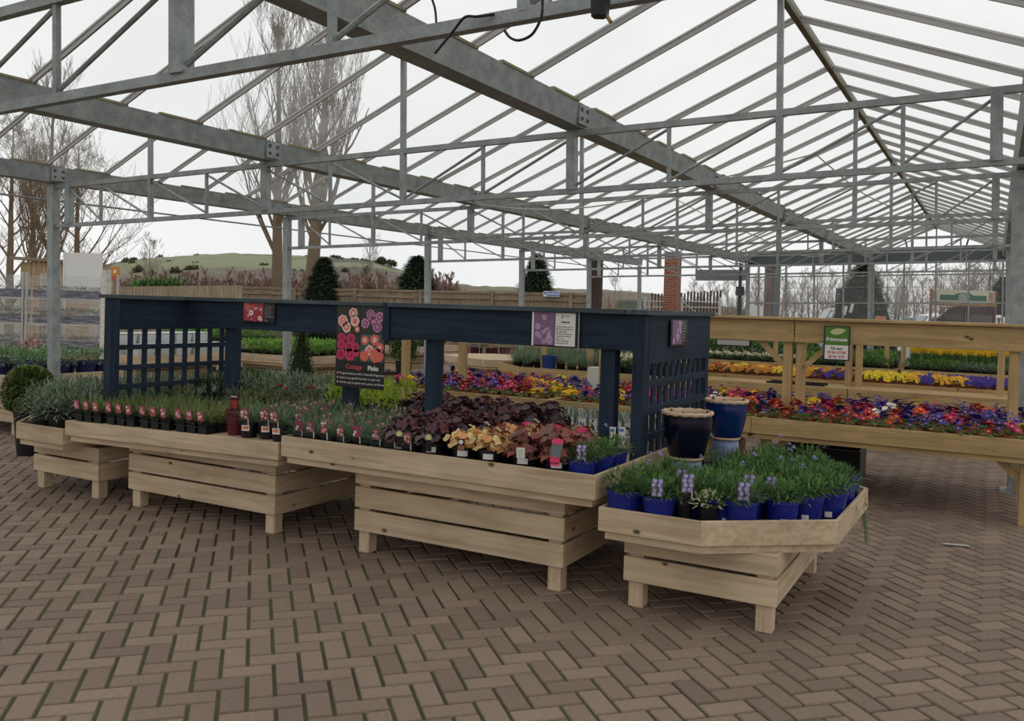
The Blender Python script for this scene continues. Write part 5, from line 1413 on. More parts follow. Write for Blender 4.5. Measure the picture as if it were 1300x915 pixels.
mb = MB(); mb.bar(c + nn * .008 - xx * .02 + Vector((0, 0, .05)), c + nn * .008 + xx * .02 + Vector((0, 0, .05)), .004, .06, mi=0); part('pictogram', mb, WHITE, t)
mb = MB(); mb.bar((c.x, c.y, 0), (c.x, c.y, c.z - .1), .04, .04, mi=0); part('stake', mb, OLDW, t)

# maroon pot plant at the far left edge
c = at_d(3, 425, 11.6)
place(('potted_shrub', [('pot', mk('pot', pot_mb(.12, .09, .18), [mat('brown_pot', (92, 44, 36), .5), SOIL])), ('foliage', mk('foliage', bushy(160, .14, .15, .17, .05, .02, (0,), .4), [mat('leaf_dusty_pink', (176, 130, 118), .6, var=.3)]))]), (-10.9, 6.95, .648), 0, 1.3, 'dusty pink foliage in a brown pot at the far left edge', 'potted plant')

# white boxes on the bench behind the lattice
for j in range(5):
    for k in range(2):
        y = 9.48 + j * .37; x = -11.98 - k * .45
        t = thing('white_planter_box', 'smooth white trough box on the bench behind the lattice, %s row, %s from the left' % (['front', 'back'][k], ['first', 'second', 'third', 'fourth', 'fifth'][j]), 'box', (x, y, .648))
        mb = MB(); mb.hexa([(x - .13, y - .14, .648), (x + .13, y - .14, .648), (x + .13, y + .14, .648), (x - .13, y + .14, .648), (x - .17, y - .165, .87 + .17 * k), (x + .17, y - .165, .87 + .17 * k), (x + .17, y + .165, .87 + .17 * k), (x - .17, y + .165, .87 + .17 * k)], 0, .5)
        part('trough', mb, mat('white_trough', (196, 200, 198), .5, var=.06), t, bevel=.01)
        mb = MB(); mb.box(x - .18, x + .18, y - .172, y + .172, .87 + .17 * k, .89 + .17 * k, 0, .5); part('rim', mb, mat('white_trough', (0, 0, 0)), t, bevel=.004)
# green plants on the farther left benches
i = 0
for x, y, k in spots(-11.95, -10.3, 11.45, 12.95, .19, .21):
    i += 1; place(brt[i % 2], (x, y, .648), U(0, 6), 1.25, 'bright green bedding plant on the pine bench right of the cone topiary', 'potted plant', 'bright green bedding by the cone topiary')
for x, y, k in spots(-17.0, -15.05, 14.05, 16.0, .26, .26):
    i += 1; place((grn + brt)[i % 4], (x, y, .648), U(0, 6), 1.4, 'green bedding plant on the farther bench left of the cone topiary', 'potted plant', 'green bedding left of the cone topiary')
for x, y, k in spots(-13.4, -11.5, 16.4, 17.8, .4, .4):
    i += 1; place(brt[i % 2], (x, y, .648), U(0, 6), 2.0, 'leafy shrub in a black pot behind the timber posts', 'potted plant', 'black-potted shrubs behind the timber posts')
for x, y, k in spots(-16.2, -13.8, 20.7, 21.9, .4, .4):
    i += 1; place(brt[i % 2], (x, y, .87), U(0, 6), 2.0, 'leafy shrub on the tall staging near the fence', 'potted plant', 'shrubs on the tall staging')
# dark trolley frames with red crates behind the octagonal bench
for n in range(2):
    a = at_d(598 + n * 36, 440, 22.5); a.z = 0
    t = thing('shopping_trolley', 'dark plant trolley with slanting grey handles behind the octagonal bench, %s' % ['left', 'right'][n], 'trolley', a)
    mb = MB(); mb.box(a.x - .3, a.x + .3, a.y - .5, a.y + .5, .35, .42); mb.box(a.x - .3, a.x + .3, a.y - .5, a.y + .5, .75, .8); part('shelf', mb, POTB, t)
    for sx in (-.28, .28):
        mb = MB(); mb.tube([(a.x + sx, a.y - .5, .1), (a.x + sx, a.y - .55, 1.0), (a.x + sx, a.y - .75, 1.1)], .016, 6); part('handle_rail', mb, GALV, t)
        for sy in (-.4, .4):
            mb = MB(); mb.tube([(a.x + sx - .02, a.y + sy, .08), (a.x + sx + .02, a.y + sy, .08)], .08, 10); part('wheel', mb, POTB, t)
    mb = MB(); mb.box(a.x - .22, a.x + .22, a.y - .3, a.y + .2, .43, .62); part('red_crate', mb, mat('crate_red', (96, 40, 38), .5), t)
# black crates under the primrose bench
for n in range(3):
    x = -1.75 + n * .42; y = 9.75
    t = thing('stock_crate', 'black plastic crate stored under the primrose bench, %s of three' % ['left', 'middle', 'right'][n], 'crate', (x, y, 0))
    mb = MB(); mb.box(x - .19, x + .19, y - .25, y + .25, 0, .03); mb.box(x - .19, x + .19, y - .25, y - .23, .03, .3); mb.box(x - .19, x + .19, y + .23, y + .25, .03, .3); mb.box(x - .19, x - .17, y - .23, y + .23, .03, .3); mb.box(x + .17, x + .19, y - .23, y + .23, .03, .3)
    if x < -1.2: part('crate', mb, POTB, t)
    else: COL.objects.unlink(t); bpy.data.objects.remove(t)

# ================================================================= fence
FY = 26.2
def fence():
    x0 = at_y(306, 365, FY).x; step = 2.98
    for k in range(6):
        xa = x0 + k * step; xb = xa + (step if k < 5 else 1.1)
        zt = at_y(306 + k * 85, 364 + k * .9, FY).z
        t = thing('fence_panel', 'weathered closeboard fence bay, %s from the left along the back' % ['first', 'second', 'third', 'fourth', 'fifth', 'sixth', 'seventh'][k], 'fence', ((xa + xb) / 2, FY, 0))
        mb = AX(); xx = xa + .06
        while xx < xb - .05: mb.box(xx, xx + .12, FY, FY + .02, 0.02, 2.12, 2); xx += .128
        part('boards', mb, OLDW, t)
        for z in (.35, 1.3, 1.95):
            mb = AX(); mb.bar((xa, FY - .03, z), (xb, FY - .03, z + U(-.05, .05)), .05, .08, mi=0); part('rail', mb, OLDW, t)
        mb = AX(); mb.box(xa, xb, FY - .04, FY + .04, 2.12, 2.2, 0); part('capping', mb, OLDW, t)
        mb = AX(); mb.box(xa - .06, xa + .06, FY - .08, FY + .04, 0, 2.22, 2); part('post', mb, OLDW, t)
fence()
a = at_d(128, 364, 30); b = at_d(308, 362, 27.5)
t = thing('fence_panel', 'pale vertical-board fence at the far left above the navy trellis', 'fence', ((a.x + b.x) / 2, (a.y + b.y) / 2, 0))
mb = MB(); v = (b - a); v.z = 0; L_ = v.length; v.normalize(); k = 0; s = 0
while s < L_ - .1:
    p = a + v * s; zt = a.z + (b.z - a.z) * s / L_; q = p + v * .13
    mb.bar((p.x, p.y, zt / 2), (q.x, q.y, zt / 2), .02, zt, mi=2, r=R()); s += .15
part('boards', mb, [OLDW[0], OLDW[1], wood('pale_fence', (164, 150, 126), (136, 122, 100), 2)], t)
c = at_y(700, 373, FY - .1)
t = thing('parking_sign', 'small blue and white sign fixed on the back fence', 'sign', c)
w = (at_y(710, 373, FY - .1).x - at_y(690, 373, FY - .1).x) / 2
mb = MB(); mb.box(c.x - w, c.x + w, FY - .11, FY - .09, c.z - .09, c.z + .09, 0, .5); part('sign_board', mb, WHITE, t)
mb = MB(); mb.box(c.x - w * .55, c.x + w * .95, FY - .116, FY - .111, c.z - .07, c.z + .07, 0, .5); part('blue_panel', mb, mat('sign_blue', (70, 110, 186), .5, var=0), t)
mb = MB()
for k in range(5): mb.box(c.x - w * .45 + k * w * .28, c.x - w * .45 + k * w * .28 + .05, FY - .12, FY - .1165, c.z - .03, c.z + .03, 0, .5)
part('white_print', mb, WHITE, t)
mb = MB(); mb.box(c.x - w * .9, c.x - w * .62, FY - .116, FY - .111, c.z - .02, c.z + .06, 0, .5); part('blue_pictogram', mb, mat('sign_blue', (0, 0, 0)), t)

# ================================================================= posts, pillar, gate, planting beyond the left side
c = at_d(757, 380, 23.6)
t = thing('brown_post', 'dark brown square post next to the fifth steel column', 'post', (c.x, c.y, 0))
mb = AX(); mb.box(c.x - .12, c.x + .12, c.y - .12, c.y + .12, 0, 3.3); part('shaft', mb, DARKW, t)
def brickm():
    m, nt, b = new_mat('red_brick'); N, L = nt.nodes, nt.links
    tc = N.new('ShaderNodeTexCoord'); sp = N.new('ShaderNodeSeparateXYZ'); cb = N.new('ShaderNodeCombineXYZ'); ad = N.new('ShaderNodeMath'); ad.operation = 'ADD'
    L.new(tc.outputs['Object'], sp.inputs[0]); L.new(sp.outputs['X'], ad.inputs[0]); L.new(sp.outputs['Y'], ad.inputs[1]); L.new(ad.outputs[0], cb.inputs['X']); L.new(sp.outputs['Z'], cb.inputs['Y'])
    br = N.new('ShaderNodeTexBrick'); br.inputs['Scale'].default_value = 2.2; br.inputs['Color1'].default_value = lin((150, 86, 62)); br.inputs['Color2'].default_value = lin((124, 66, 50)); br.inputs['Mortar'].default_value = lin((158, 140, 122)); br.inputs['Mortar Size'].default_value = .02
    br.inputs['Row Height'].default_value = .165
    L.new(cb.outputs[0], br.inputs['Vector']); L.new(br.outputs['Color'], b.inputs['Base Color']); b.inputs['Roughness'].default_value = .9
    return m
c = at_d(853, 380, 29)
t = thing('brick_pillar', 'red brick pillar standing behind the metal gate', 'pillar', (c.x, c.y, 0))
mb = MB(); mb.box(c.x - .22, c.x + .22, c.y - .22, c.y + .22, 0, at_d(853, 322, 29).z); part('shaft', mb, brickm(), t)
mb = MB(); mb.box(c.x - .25, c.x + .25, c.y - .25, c.y + .25, at_d(853, 322, 29).z, at_d(853, 320, 29).z); part('coping', mb, GALV, t)
c = at_d(979, 390, 27.5); t = thing('boxed_post', 'wide post clad half in brown timber and half in grey steel at the far end', 'post', (c.x, c.y, 0)); zt = at_d(979, 336, 27.5).z
u = xx
mb = AX(); mb.bar((c.x - u.x * .11, c.y - u.y * .11, 0), (c.x - u.x * .11, c.y - u.y * .11, zt), .2, .2, up=(u.x, u.y, 0), mi=2); part('timber_half', mb, [DARKW[0], DARKW[1], wood('rosy_timber', (128, 104, 98), (104, 84, 80), 2, knots=False)], t)
mb = MB(); mb.bar((c.x + u.x * .12, c.y + u.y * .12, 0), (c.x + u.x * .12, c.y + u.y * .12, zt), .22, .22, up=(u.x, u.y, 0), mi=0); part('steel_half', mb, mat('grey_painted_beam', (0, 0, 0)), t)
a = at_d(884, 349, 26); b = at_d(946, 349, 26)
t = thing('shutter_box', 'long grey roller shutter box under the far roof, left of the end beam', 'shutter', a)
mb = MB(); mb.bar(a, b, .3, .30, mi=0); part('casing', mb, mat('shutter_grey', (128, 132, 134), .5), t)
mb = MB(); mb.bar(a + Vector((0, 0, -.15)), b + Vector((0, 0, -.15)), .34, .025, mi=0); part('lip', mb, GALV, t)
for s_ in (a, b):
    mb = MB(); mb.bar(s_ + Vector((0, 0, .1)), s_ + Vector((0, 0, .75)), .05, .05, mi=0); part('bracket', mb, GALV, t)
# downpipe on the far column
p = plumb((GX[1] - .28, YT[6], 0)); mb = MB(); mb.tube([(p.x, p.y, 0), (p.x, p.y, 2.3)], .06, 8); mb.tube([(p.x, p.y, 2.2), (p.x, p.y, 2.45)], .12, 8); mb.tube([(p.x, p.y, 2.45), (p.x, p.y, 3.1)], .05, 8)
tag(link('downpipe', mb.mesh('downpipe', BOLT, (p.x, p.y, 0)), None, (p.x, p.y, 0)), 'dark downpipe with a round hopper on the far column', 'pipe')
# gate
GW = mat('galvanised_gate_tube', (196, 198, 196), .5, .1)
def gate(pxa, pxb, ptop, pbot, d, label, diag=True):
    a0, b0 = at_d(pxa, ptop, d), at_d(pxb, ptop, d); zt = a0.z; zb_ = at_d(pxa, pbot, d).z - .6
    t = thing('metal_gate', label, 'gate', (a0.x, a0.y, 0))
    for k in range(6):
        z = zt - (zt - zb_) * k / 5; mb = MB(); mb.tube([(a0.x, a0.y, z), (b0.x, b0.y, z)], .02, 6); part('bar', mb, GW, t)
    for q in (a0, b0):
        mb = MB(); mb.tube([(q.x, q.y, 0), (q.x, q.y, zt + .15)], .045, 6); part('post', mb, GW, t)
    if diag:
        mb = MB(); mb.tube([(a0.x, a0.y, zt), (b0.x, b0.y, zb_)], .018, 6); part('brace', mb, GW, t)
gate(866, 914, 382, 396, 30, 'white tubular metal gate right of the brick pillar')
gate(819, 846, 382, 396, 30, 'white tubular metal gate left of the brick pillar', False)
a = at_d(800, 384, 29); t = thing('green_container', 'low grey-green slatted container in front of the bamboo', 'container', (a.x, a.y, 0))
mb = MB(); zt = at_d(800, 380, 29).z
for k in range(7):
    z = .1 + k * (zt - .1) / 7; mb.bar((a.x - u.x * .4, a.y - u.y * .4, z + .1), (a.x + u.x * .4, a.y + u.y * .4, z + .1), .6, (zt - .1) / 7 - .03, mi=0)
part('slats', mb, mat('grey_green_paint', (112, 122, 112), .7), t)
mb = MB(); mb.bar((a.x - u.x * .42, a.y - u.y * .42, zt), (a.x + u.x * .42, a.y + u.y * .42, zt), .64, .05, mi=0); part('lid', mb, mat('grey_paint_light', (150, 152, 146), .7), t)
# picket fence
a, b = at_d(828, 372, 32), at_d(915, 369, 32)
t = thing('picket_fence', 'dark brown picket fence behind the metal gate', 'fence', (a.x, a.y, 0)); n = 22
for k in range(n):
    p = a.lerp(b, k / (n - 1)); z = p.z + U(-.06, .04); mb = AX(); mb.box(p.x - .03, p.x + .03, p.y - .012, p.y + .012, .05, z, 2); part('picket', mb, DARKW, t)
for z in (.5, 1.6):
    mb = AX(); mb.bar((a.x, a.y + .04, z), (b.x, b.y + .04, z), .04, .09, mi=0); part('rail', mb, DARKW, t)

# ================================================================= trees
BARK = mat('poplar_bark', (120, 104, 84), .9, noise=.6, nscale=6, var=.2)
TWIG = mat('bare_twigs', (128, 112, 98), .9, var=.2)
TWIGR = mat('reddish_twigs', (134, 108, 98), .9, var=.2)
TWIGP = mat('pale_twigs', (150, 140, 128), .9, var=.15)
MINR = .006
def limb(mb, p, d, L, r, depth, up, seed, spread, fine, n=3):
    pts = [Vector(p)]; rads = [r]; k = 5; d = Vector(d).normalized()
    for i in range(k):
        d = (d + rdir(-1, 1) * .13 + Vector((0, 0, up))).normalized(); pts.append(pts[-1] + d * L / k); rads.append(max(r * (1 - .75 * (i + 1) / k), MINR))
    (mb if depth > 1 or fine is None else fine).tube(pts, rads, n if r > .04 else 3, caps=False, mi=0 if depth > 1 else 0)
    if depth <= 0: return
    m = {4: 9, 3: 4, 2: 4, 1: 4}.get(depth, 5)
    for i in range(m):
        t = U(.25, 1) if depth < 4 else U(.3, 1); j = min(int(t * k), k - 1); q = pts[j].lerp(pts[j + 1], t * k - j)
        dd = (d * (1 - spread) + rdir(-.3, .8) * spread * 1.6 + Vector((0, 0, up * 3))).normalized()
        limb(mb, q, dd, L * U(.45, .7), max(r * .45 * (1.1 - t * .5), MINR), depth - 1, up, seed, spread, fine)
def bare_tree(name, H, r, depth, up, spread, seed, mats, forks=1, first=.25):
    random.seed(seed); wood_, fine = MB(), MB()
    trunk = [Vector((0, 0, -.3))]; d = Vector((0, 0, 1)); k = 8; rr = [r]
    for i in range(k): d = (d + rdir(-1, 1) * .03).normalized(); trunk.append(trunk[-1] + d * (H * .95) / k); rr.append(r * (1 - .9 * (i + 1) / k))
    wood_.tube(trunk, rr, 8, caps=False)
    for i in range(int(14 + H)):
        t = U(first, 1); j = min(int(t * k), k - 1); q = trunk[j].lerp(trunk[j + 1], t * k - j); a = U(0, 6.3)
        limb(wood_, q, (math.cos(a) * spread * 1.6, math.sin(a) * spread * 1.6, .9), H * U(.22, .4) * (1.25 - t), r * .38 * (1.1 - t), depth, up, seed, spread, fine)
    return (name, [('trunk', mk('trunk', wood_, [mats[0]])), ('twigs', mk('twigs', fine, [mats[1]]))])
TP = [bare_tree('bare_poplar', 15, .34, 3, .16, .35, 3, (BARK, TWIG)), bare_tree('bare_poplar', 14, .3, 3, .14, .4, 8, (BARK, TWIG)), bare_tree('bare_tree', 9, .2, 3, .06, .55, 21, (BARK, TWIG), first=.12)]
MINR = .011
TS = [bare_tree('bare_tree', 9, .16, 2, .1, .5, 31 + i, (TWIGP, TWIGP), first=.15) for i in range(4)]
MINR = .013
TB = [bare_tree('bare_shrub', 3.2, .05, 2, .12, .5, 51 + i, (TWIGR, TWIGR), first=.02) for i in range(3)]
random.seed(77)
def tree_at(proto, px, pbase, d, htop, H, label, grp=None, rz=None):
    b = at_d(px, pbase, d); t = at_d(px, htop, d); s = (t.z - 0) / H
    place(proto, (b.x, b.y, -.05), U(0, 6) if rz is None else rz, s, label, 'tree' if 'shrub' not in proto[0] else 'shrub', grp)
tree_at(TP[0], 392, 400, 42, -10, 14.2, 'tall bare poplar with a thick trunk rising above the fence, right one of the pair')
tree_at(TP[1], 352, 400, 44, 20, 13.2, 'tall bare poplar behind the second steel column, left one of the pair')
tree_at(TP[2], 12, 400, 30, 150, 8.6, 'spreading bare tree at the far left edge above the trolleys')
tree_at(TP[1], 62, 400, 36, 110, 13.2, 'slender bare tree behind the first steel column')
tree_at(TP[2], 95, 400, 33, 175, 8.6, 'bushy bare tree just right of the first steel column')
tree_at(TP[0], 45, 400, 48, 175, 14.2, 'bare tree in the back of the far left clump')
tree_at(TS[0], 192, 400, 60, 300, 8.5, 'slim bare sapling above the left fence')
tree_at(TS[1], 470, 400, 60, 300, 8.5, 'slim bare sapling right of the dark conifer')
tree_at(TS[2], 780, 400, 40, 350, 8.5, 'small bare tree by the bamboo')
# conifers
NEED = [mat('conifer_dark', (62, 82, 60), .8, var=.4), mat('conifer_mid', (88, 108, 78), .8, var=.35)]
def conifer(seed, H=5, r=1.3, n=9000, top=.0):
    random.seed(seed); mb = MB(); core = MB()
    for i in range(n):
        h = R() ** .85; a = U(0, 6.3); rr = r * ((1 - h) ** .68) * (1 + .16 * math.sin(h * 40 + a * 3)) * U(.8, 1.06)
        p = (rr * math.cos(a), rr * math.sin(a), .1 + h * H); d = Vector((math.cos(a), math.sin(a), .15)) + rdir(-1, 1) * .5
        strip(mb, p, d, U(.14, .3), .13, .2, 1, 0 if R() < .65 else 1, tip=.3)
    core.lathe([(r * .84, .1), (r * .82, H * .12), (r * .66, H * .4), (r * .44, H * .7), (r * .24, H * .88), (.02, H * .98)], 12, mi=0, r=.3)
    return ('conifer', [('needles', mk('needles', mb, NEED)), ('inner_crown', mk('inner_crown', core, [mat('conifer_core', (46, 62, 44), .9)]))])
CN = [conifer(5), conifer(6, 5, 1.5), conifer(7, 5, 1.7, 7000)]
random.seed(78)
def con_at(i, px, d, top, label, s2=1.0):
    b = at_d(px, 400, d); t = at_d(px, top, d); s = t.z / 5.05
    o = place(CN[i], (b.x, b.y, -.05), U(0, 6), s, label, 'tree'); o.scale = (s * s2, s * s2, s)
con_at(0, 410, 34, 327, 'dark conical conifer left of the third steel column', 1.35)
con_at(0, 528, 34, 325, 'dark conical conifer just left of the fence post near the third column', 1.5)
con_at(1, 680, 36, 322, 'dark conifer right of the fourth steel column', 1.1)
con_at(2, 1094, 29, 334, 'big dark conifer behind the glazed screen', 1.25)
con_at(1, 1274, 36, 352, 'dark conifer behind the right stanchion', 1.3)
# right-hand woodland edge
for k in range(46):
    px = 880 + k * 9.4 + U(-4, 4); d = U(62, 85); top = (350 - max(0, (px - 900)) * .035 + U(-6, 8))
    if px < 960: top += 8
    tree_at(TS[k % 4], px, 400, d, top, 8.6, 'bare tree in the woodland edge beyond the car park', 'bare trees of the far woodland edge')
tree_at(TP[2], 1255, 400, 40, 315, 8.6, 'larger bare tree behind the trellis display')
tree_at(TP[2], 1225, 400, 55, 335, 8.6, 'wide bare tree in the woodland edge above the trellis display')
# hedge along the car park
HG = []
for i in range(2):
    mb = MB()
    for k in range(2600):
        p = (U(-1.6, 1.6), U(-.6, .6), U(0, 2.4) * U(.5, 1)); d = rdir(-.2, 1); strip(mb, p, d, U(.2, .5), .025, .1, 1, random.choice((0, 0, 1, 2)))
    HG.append(('brown_hedge', [('brown_hedge', mk('brown_hedge', mb, [TWIGR, mat('hedge_olive', (104, 100, 72), .9, var=.3), TWIGP]))]))
for k in range(18):
    p = at_d(870 + k * 24, 400, 58); place(HG[k % 2], (p.x, p.y, 0), U(-.3, .3), 1.05, 'brown leafless hedge section behind the car park', 'hedge', 'hedge sections behind the car park')
# shrubs band under the hill
for k in range(80):
    px = 150 + k * 5.4 + U(-3, 3); tree_at(TB[k % 3], px, 400, U(40, 56), U(337, 351), 3.1, 'reddish bare shrub between the fence and the hill', 'bare shrubs below the hill')
for k in range(7):
    p = at_d(175 + k * 9, 364, 40); mb = None
    place(('evergreen_shrub', [('evergreen_shrub', DARKSH)]) if False else grn[k % 2], (p.x, p.y, p.z - 1.2), U(0, 6), 6.5, 'low evergreen bush peeping over the left fence', 'shrub', 'evergreen bushes over the left fence')
# bamboo
mb = MB(); random.seed(4)
for k in range(1500): strip(mb, (U(-.9, .9), U(-.4, .4), U(0, 1.2)), rdir(.4, 1) + Vector((U(-.5, .5), 0, 0)), U(.5, 1.1), .02, U(.2, 1.2), 3, random.choice((0, 0, 1)))
p = at_d(800, 395, 31); place(('ornamental_grass', [('ornamental_grass', mk('ornamental_grass', mb, [mat('grass_tawny', (156, 132, 92), .9, var=.3), TWIG]))]), (p.x, p.y, 0), .5, 1.25, 'tawny ornamental grass clump beside the brick pillar', 'plant')

# ================================================================= hill
def hill():
    m, nt, b = new_mat('downland'); N, L = nt.nodes, nt.links
    tc = N.new('ShaderNodeTexCoord'); mp = N.new('ShaderNodeMapping'); mp.inputs['Scale'].default_value = (1, .45, 3.2); L.new(tc.outputs['Object'], mp.inputs['Vector']); no = N.new('ShaderNodeTexNoise'); no.inputs['Scale'].default_value = .03; no.inputs['Detail'].default_value = 8; no.inputs['Roughness'].default_value = .65
    L.new(mp.outputs[0], no.inputs['Vector'])
    cr = N.new('ShaderNodeValToRGB'); e = cr.color_ramp.elements
    e[0].position = .47; e[0].color = lin((84, 80, 68)); e[1].position = .55; e[1].color = lin((128, 132, 98))
    x = e.new(.51); x.color = lin((112, 110, 84))
    L.new(no.outputs['Fac'], cr.inputs[0]); sz = N.new('ShaderNodeSeparateXYZ'); L.new(tc.outputs['Object'], sz.inputs[0]); mz = N.new('ShaderNodeMapRange'); mz.inputs[1].default_value = 4; mz.inputs[2].default_value = 13; L.new(sz.outputs['Z'], mz.inputs[0])
    mx = N.new('ShaderNodeMix'); mx.data_type = 'RGBA'; L.new(mz.outputs[0], mx.inputs['Factor']); mx.inputs['A'].default_value = lin((112, 98, 86)); L.new(cr.outputs[0], mx.inputs['B']); L.new(mx.outputs['Result'], b.inputs['Base Color']); b.inputs['Roughness'].default_value = .95
    prof = [(60, 345), (130, 337), (175, 330), (230, 326), (290, 323), (340, 324), (400, 327), (440, 329), (475, 333), (520, 346), (560, 358), (600, 363), (650, 365), (700, 366), (760, 368), (820, 372), (860, 378), (900, 386), (960, 394)]
    mb = MB(); rows = 10; D = 340.0; rr = random.Random(3)
    pts = []
    for (a, pa), (b_, pb) in zip(prof, prof[1:]):
        for k in range(6): t = k / 6; pts.append((a + (b_ - a) * t, pa + (pb - pa) * t))
    pts.append(prof[-1]); n = len(pts)
    for i, (px, py) in enumerate(pts):
        top = at_d(px, py + rr.uniform(-.7, .7), D); bot = at_d(px, 402, D * .42); 
        for j in range(rows):
            t = j / (rows - 1); x = bot.x + (top.x - bot.x) * t; y = bot.y + (top.y - bot.y) * t
            z = top.z * (t * t * (3 - 2 * t)) + 0
            mb.v.append((x, y, z))
    for i in range(n - 1):
        for j in range(rows - 1): mb.face([i * rows + j, (i + 1) * rows + j, (i + 1) * rows + j + 1, i * rows + j + 1], 0, .5)
    tag(link('hill', mb.mesh('hill', m, smooth=True)), 'low scrubby green hill on the horizon', 'hill', kind='structure')
hill()
# scrub bushes dotted on the hill crest
SB = ('hill_scrub', [('hill_scrub', mk('hill_scrub', bushy(160, 2.2, 2.4, 0, 1.2, .9, (0,), .1, .2), [mat('scrub_dark', (84, 88, 66), .9, var=.3)]))])
for k in range(90):
    px = U(160, 500); py = 326 + abs(px - 320) * .02 + U(-1, 18) * (1 if k % 2 else .1); d = 330 - (py - 326) * 5
    p = at_d(px, py + 1, d); place(SB, (p.x, p.y, p.z - 1), U(0, 6), U(.35, .9), 'dark scrub bush on the hillside', 'shrub', 'scrub bushes on the hill')

# shed at far left
a, b = at_d(27, 345, 24), at_d(80, 345, 24)
t = thing('timber_shed', 'orange-brown timber shed behind the trolleys at the far left', 'shed', ((a.x + b.x) / 2, (a.y + b.y) / 2, 0))
zt = at_d(50, 333, 24).z; mb = MB(); v = (b - a); v.z = 0; L_ = v.length; v.normalize(); s = 0; back = Vector((-v.y, v.x, 0)) * 1.5
while s < L_: p = a + v * s; q = p + v * .13; mb.bar((p.x, p.y, zt / 2), (q.x, q.y, zt / 2), .03, zt, mi=2, r=R()); s += .14
for e_ in (a, b):
    mb.bar((e_.x, e_.y, zt / 2), (e_.x + back.x, e_.y + back.y, zt / 2), .03, zt, mi=2)
part('walls', mb, [PINE[0], PINE[1], wood('shed_larch', (176, 152, 118), (146, 122, 90), 2)], t)
mb = MB(); a2 = a - v * .25 - back * .1; b2 = b + v * .25 - back * .1; h_ = back * 1.2
mb.hexa([(a2.x, a2.y, zt + .06), (b2.x, b2.y, zt + .0), (b2.x + h_.x, b2.y + h_.y, zt + .0), (a2.x + h_.x, a2.y + h_.y, zt + .06), (a2.x, a2.y, zt + .14), (b2.x, b2.y, zt + .08), (b2.x + h_.x, b2.y + h_.y, zt + .08), (a2.x + h_.x, a2.y + h_.y, zt + .14)], 0, .5)
part('roof', mb, OLDW[0], t)

# ================================================================= right background: vans, trellis display, netting frame
VW = mat('van_white', (226, 230, 234), .3, var=.02, spec=.6); VG = mat('van_glass', (70, 84, 96), .1, var=0, spec=.8)
def van(px, d, ang, label, H=1.55, L_=4.2):
    c = at_d(px, 400, d); c.z = 0; ca, sa = math.cos(ang), math.sin(ang)
    T = lambda p: (c.x + ca * p[0] - sa * p[1], c.y + sa * p[0] + ca * p[1], p[2])
    t = thing('van', label, 'vehicle', c); W2 = .85
    prof = [(-L_ / 2, .35), (-L_ / 2, .85), (-L_ / 2 + .9, 1.0), (-L_ / 2 + 1.5, H * .96), (-L_ / 2 + 2.0, H), (L_ / 2 - .2, H), (L_ / 2, H * .9), (L_ / 2, .35)]
    mb = MB(); n = len(prof); vs = [(x, -W2, z) for x, z in prof] + [(x, W2, z) for x, z in prof]
    mb.add(vs, [tuple(range(n)), tuple(range(n, 2 * n))[::-1]] + [(k, n + k, n + (k + 1) % n, (k + 1) % n) for k in range(n)]); part('body', mb, VW, t, T=T, bevel=.05)
    for sy in (-W2 - .01, W2 + .0):
        mb = MB(); mb.add([(-L_ / 2 + 1.1, sy, 1.02), (-L_ / 2 + 2.1, sy, 1.02), (-L_ / 2 + 2.1, sy, H * .92), (-L_ / 2 + 1.6, sy, H * .92)], [(0, 1, 2, 3)]); part('side_window', mb, VG, t, T=T)
    mb = MB(); mb.hexa([T_ for T_ in [(-L_ / 2 + .93, -W2 * .85, 1.03), (-L_ / 2 + .93, W2 * .85, 1.03), (-L_ / 2 + 1.45, W2 * .8, H * .93), (-L_ / 2 + 1.45, -W2 * .8, H * .93), (-L_ / 2 + .91, -W2 * .85, 1.05), (-L_ / 2 + .91, W2 * .85, 1.05), (-L_ / 2 + 1.43, W2 * .8, H * .95), (-L_ / 2 + 1.43, -W2 * .8, H * .95)]]); part('windscreen', mb, VG, t, T=T)
    for sx in (-L_ / 2 + .75, L_ / 2 - .75):
        for sy in (-W2, W2 - .2):
            mb = MB(); mb.tube([T((sx, sy, .32)), T((sx, sy + .2, .32))], .32, 14); part('wheel', mb, POTB, t)
van(1066, 36, .35, 'white van parked beyond the screen, left of the big conifer', 2.1, 3.8)
van(1196, 36, .35, 'white van parked behind the trellis display', 1.95, 4.4)
# white low building / board behind the far columns
a, b = at_d(950, 396, 33), at_d(972, 396, 33); t = thing('white_hoarding', 'low white hoarding left of the boxed post', 'hoarding', (a.x, a.y, 0)); zt = at_d(960, 388, 33).z
mb = MB(); mb.bar((a.x, a.y, zt / 2), (b.x, b.y, zt / 2), .08, zt, mi=0); part('panel', mb, WHITE, t)
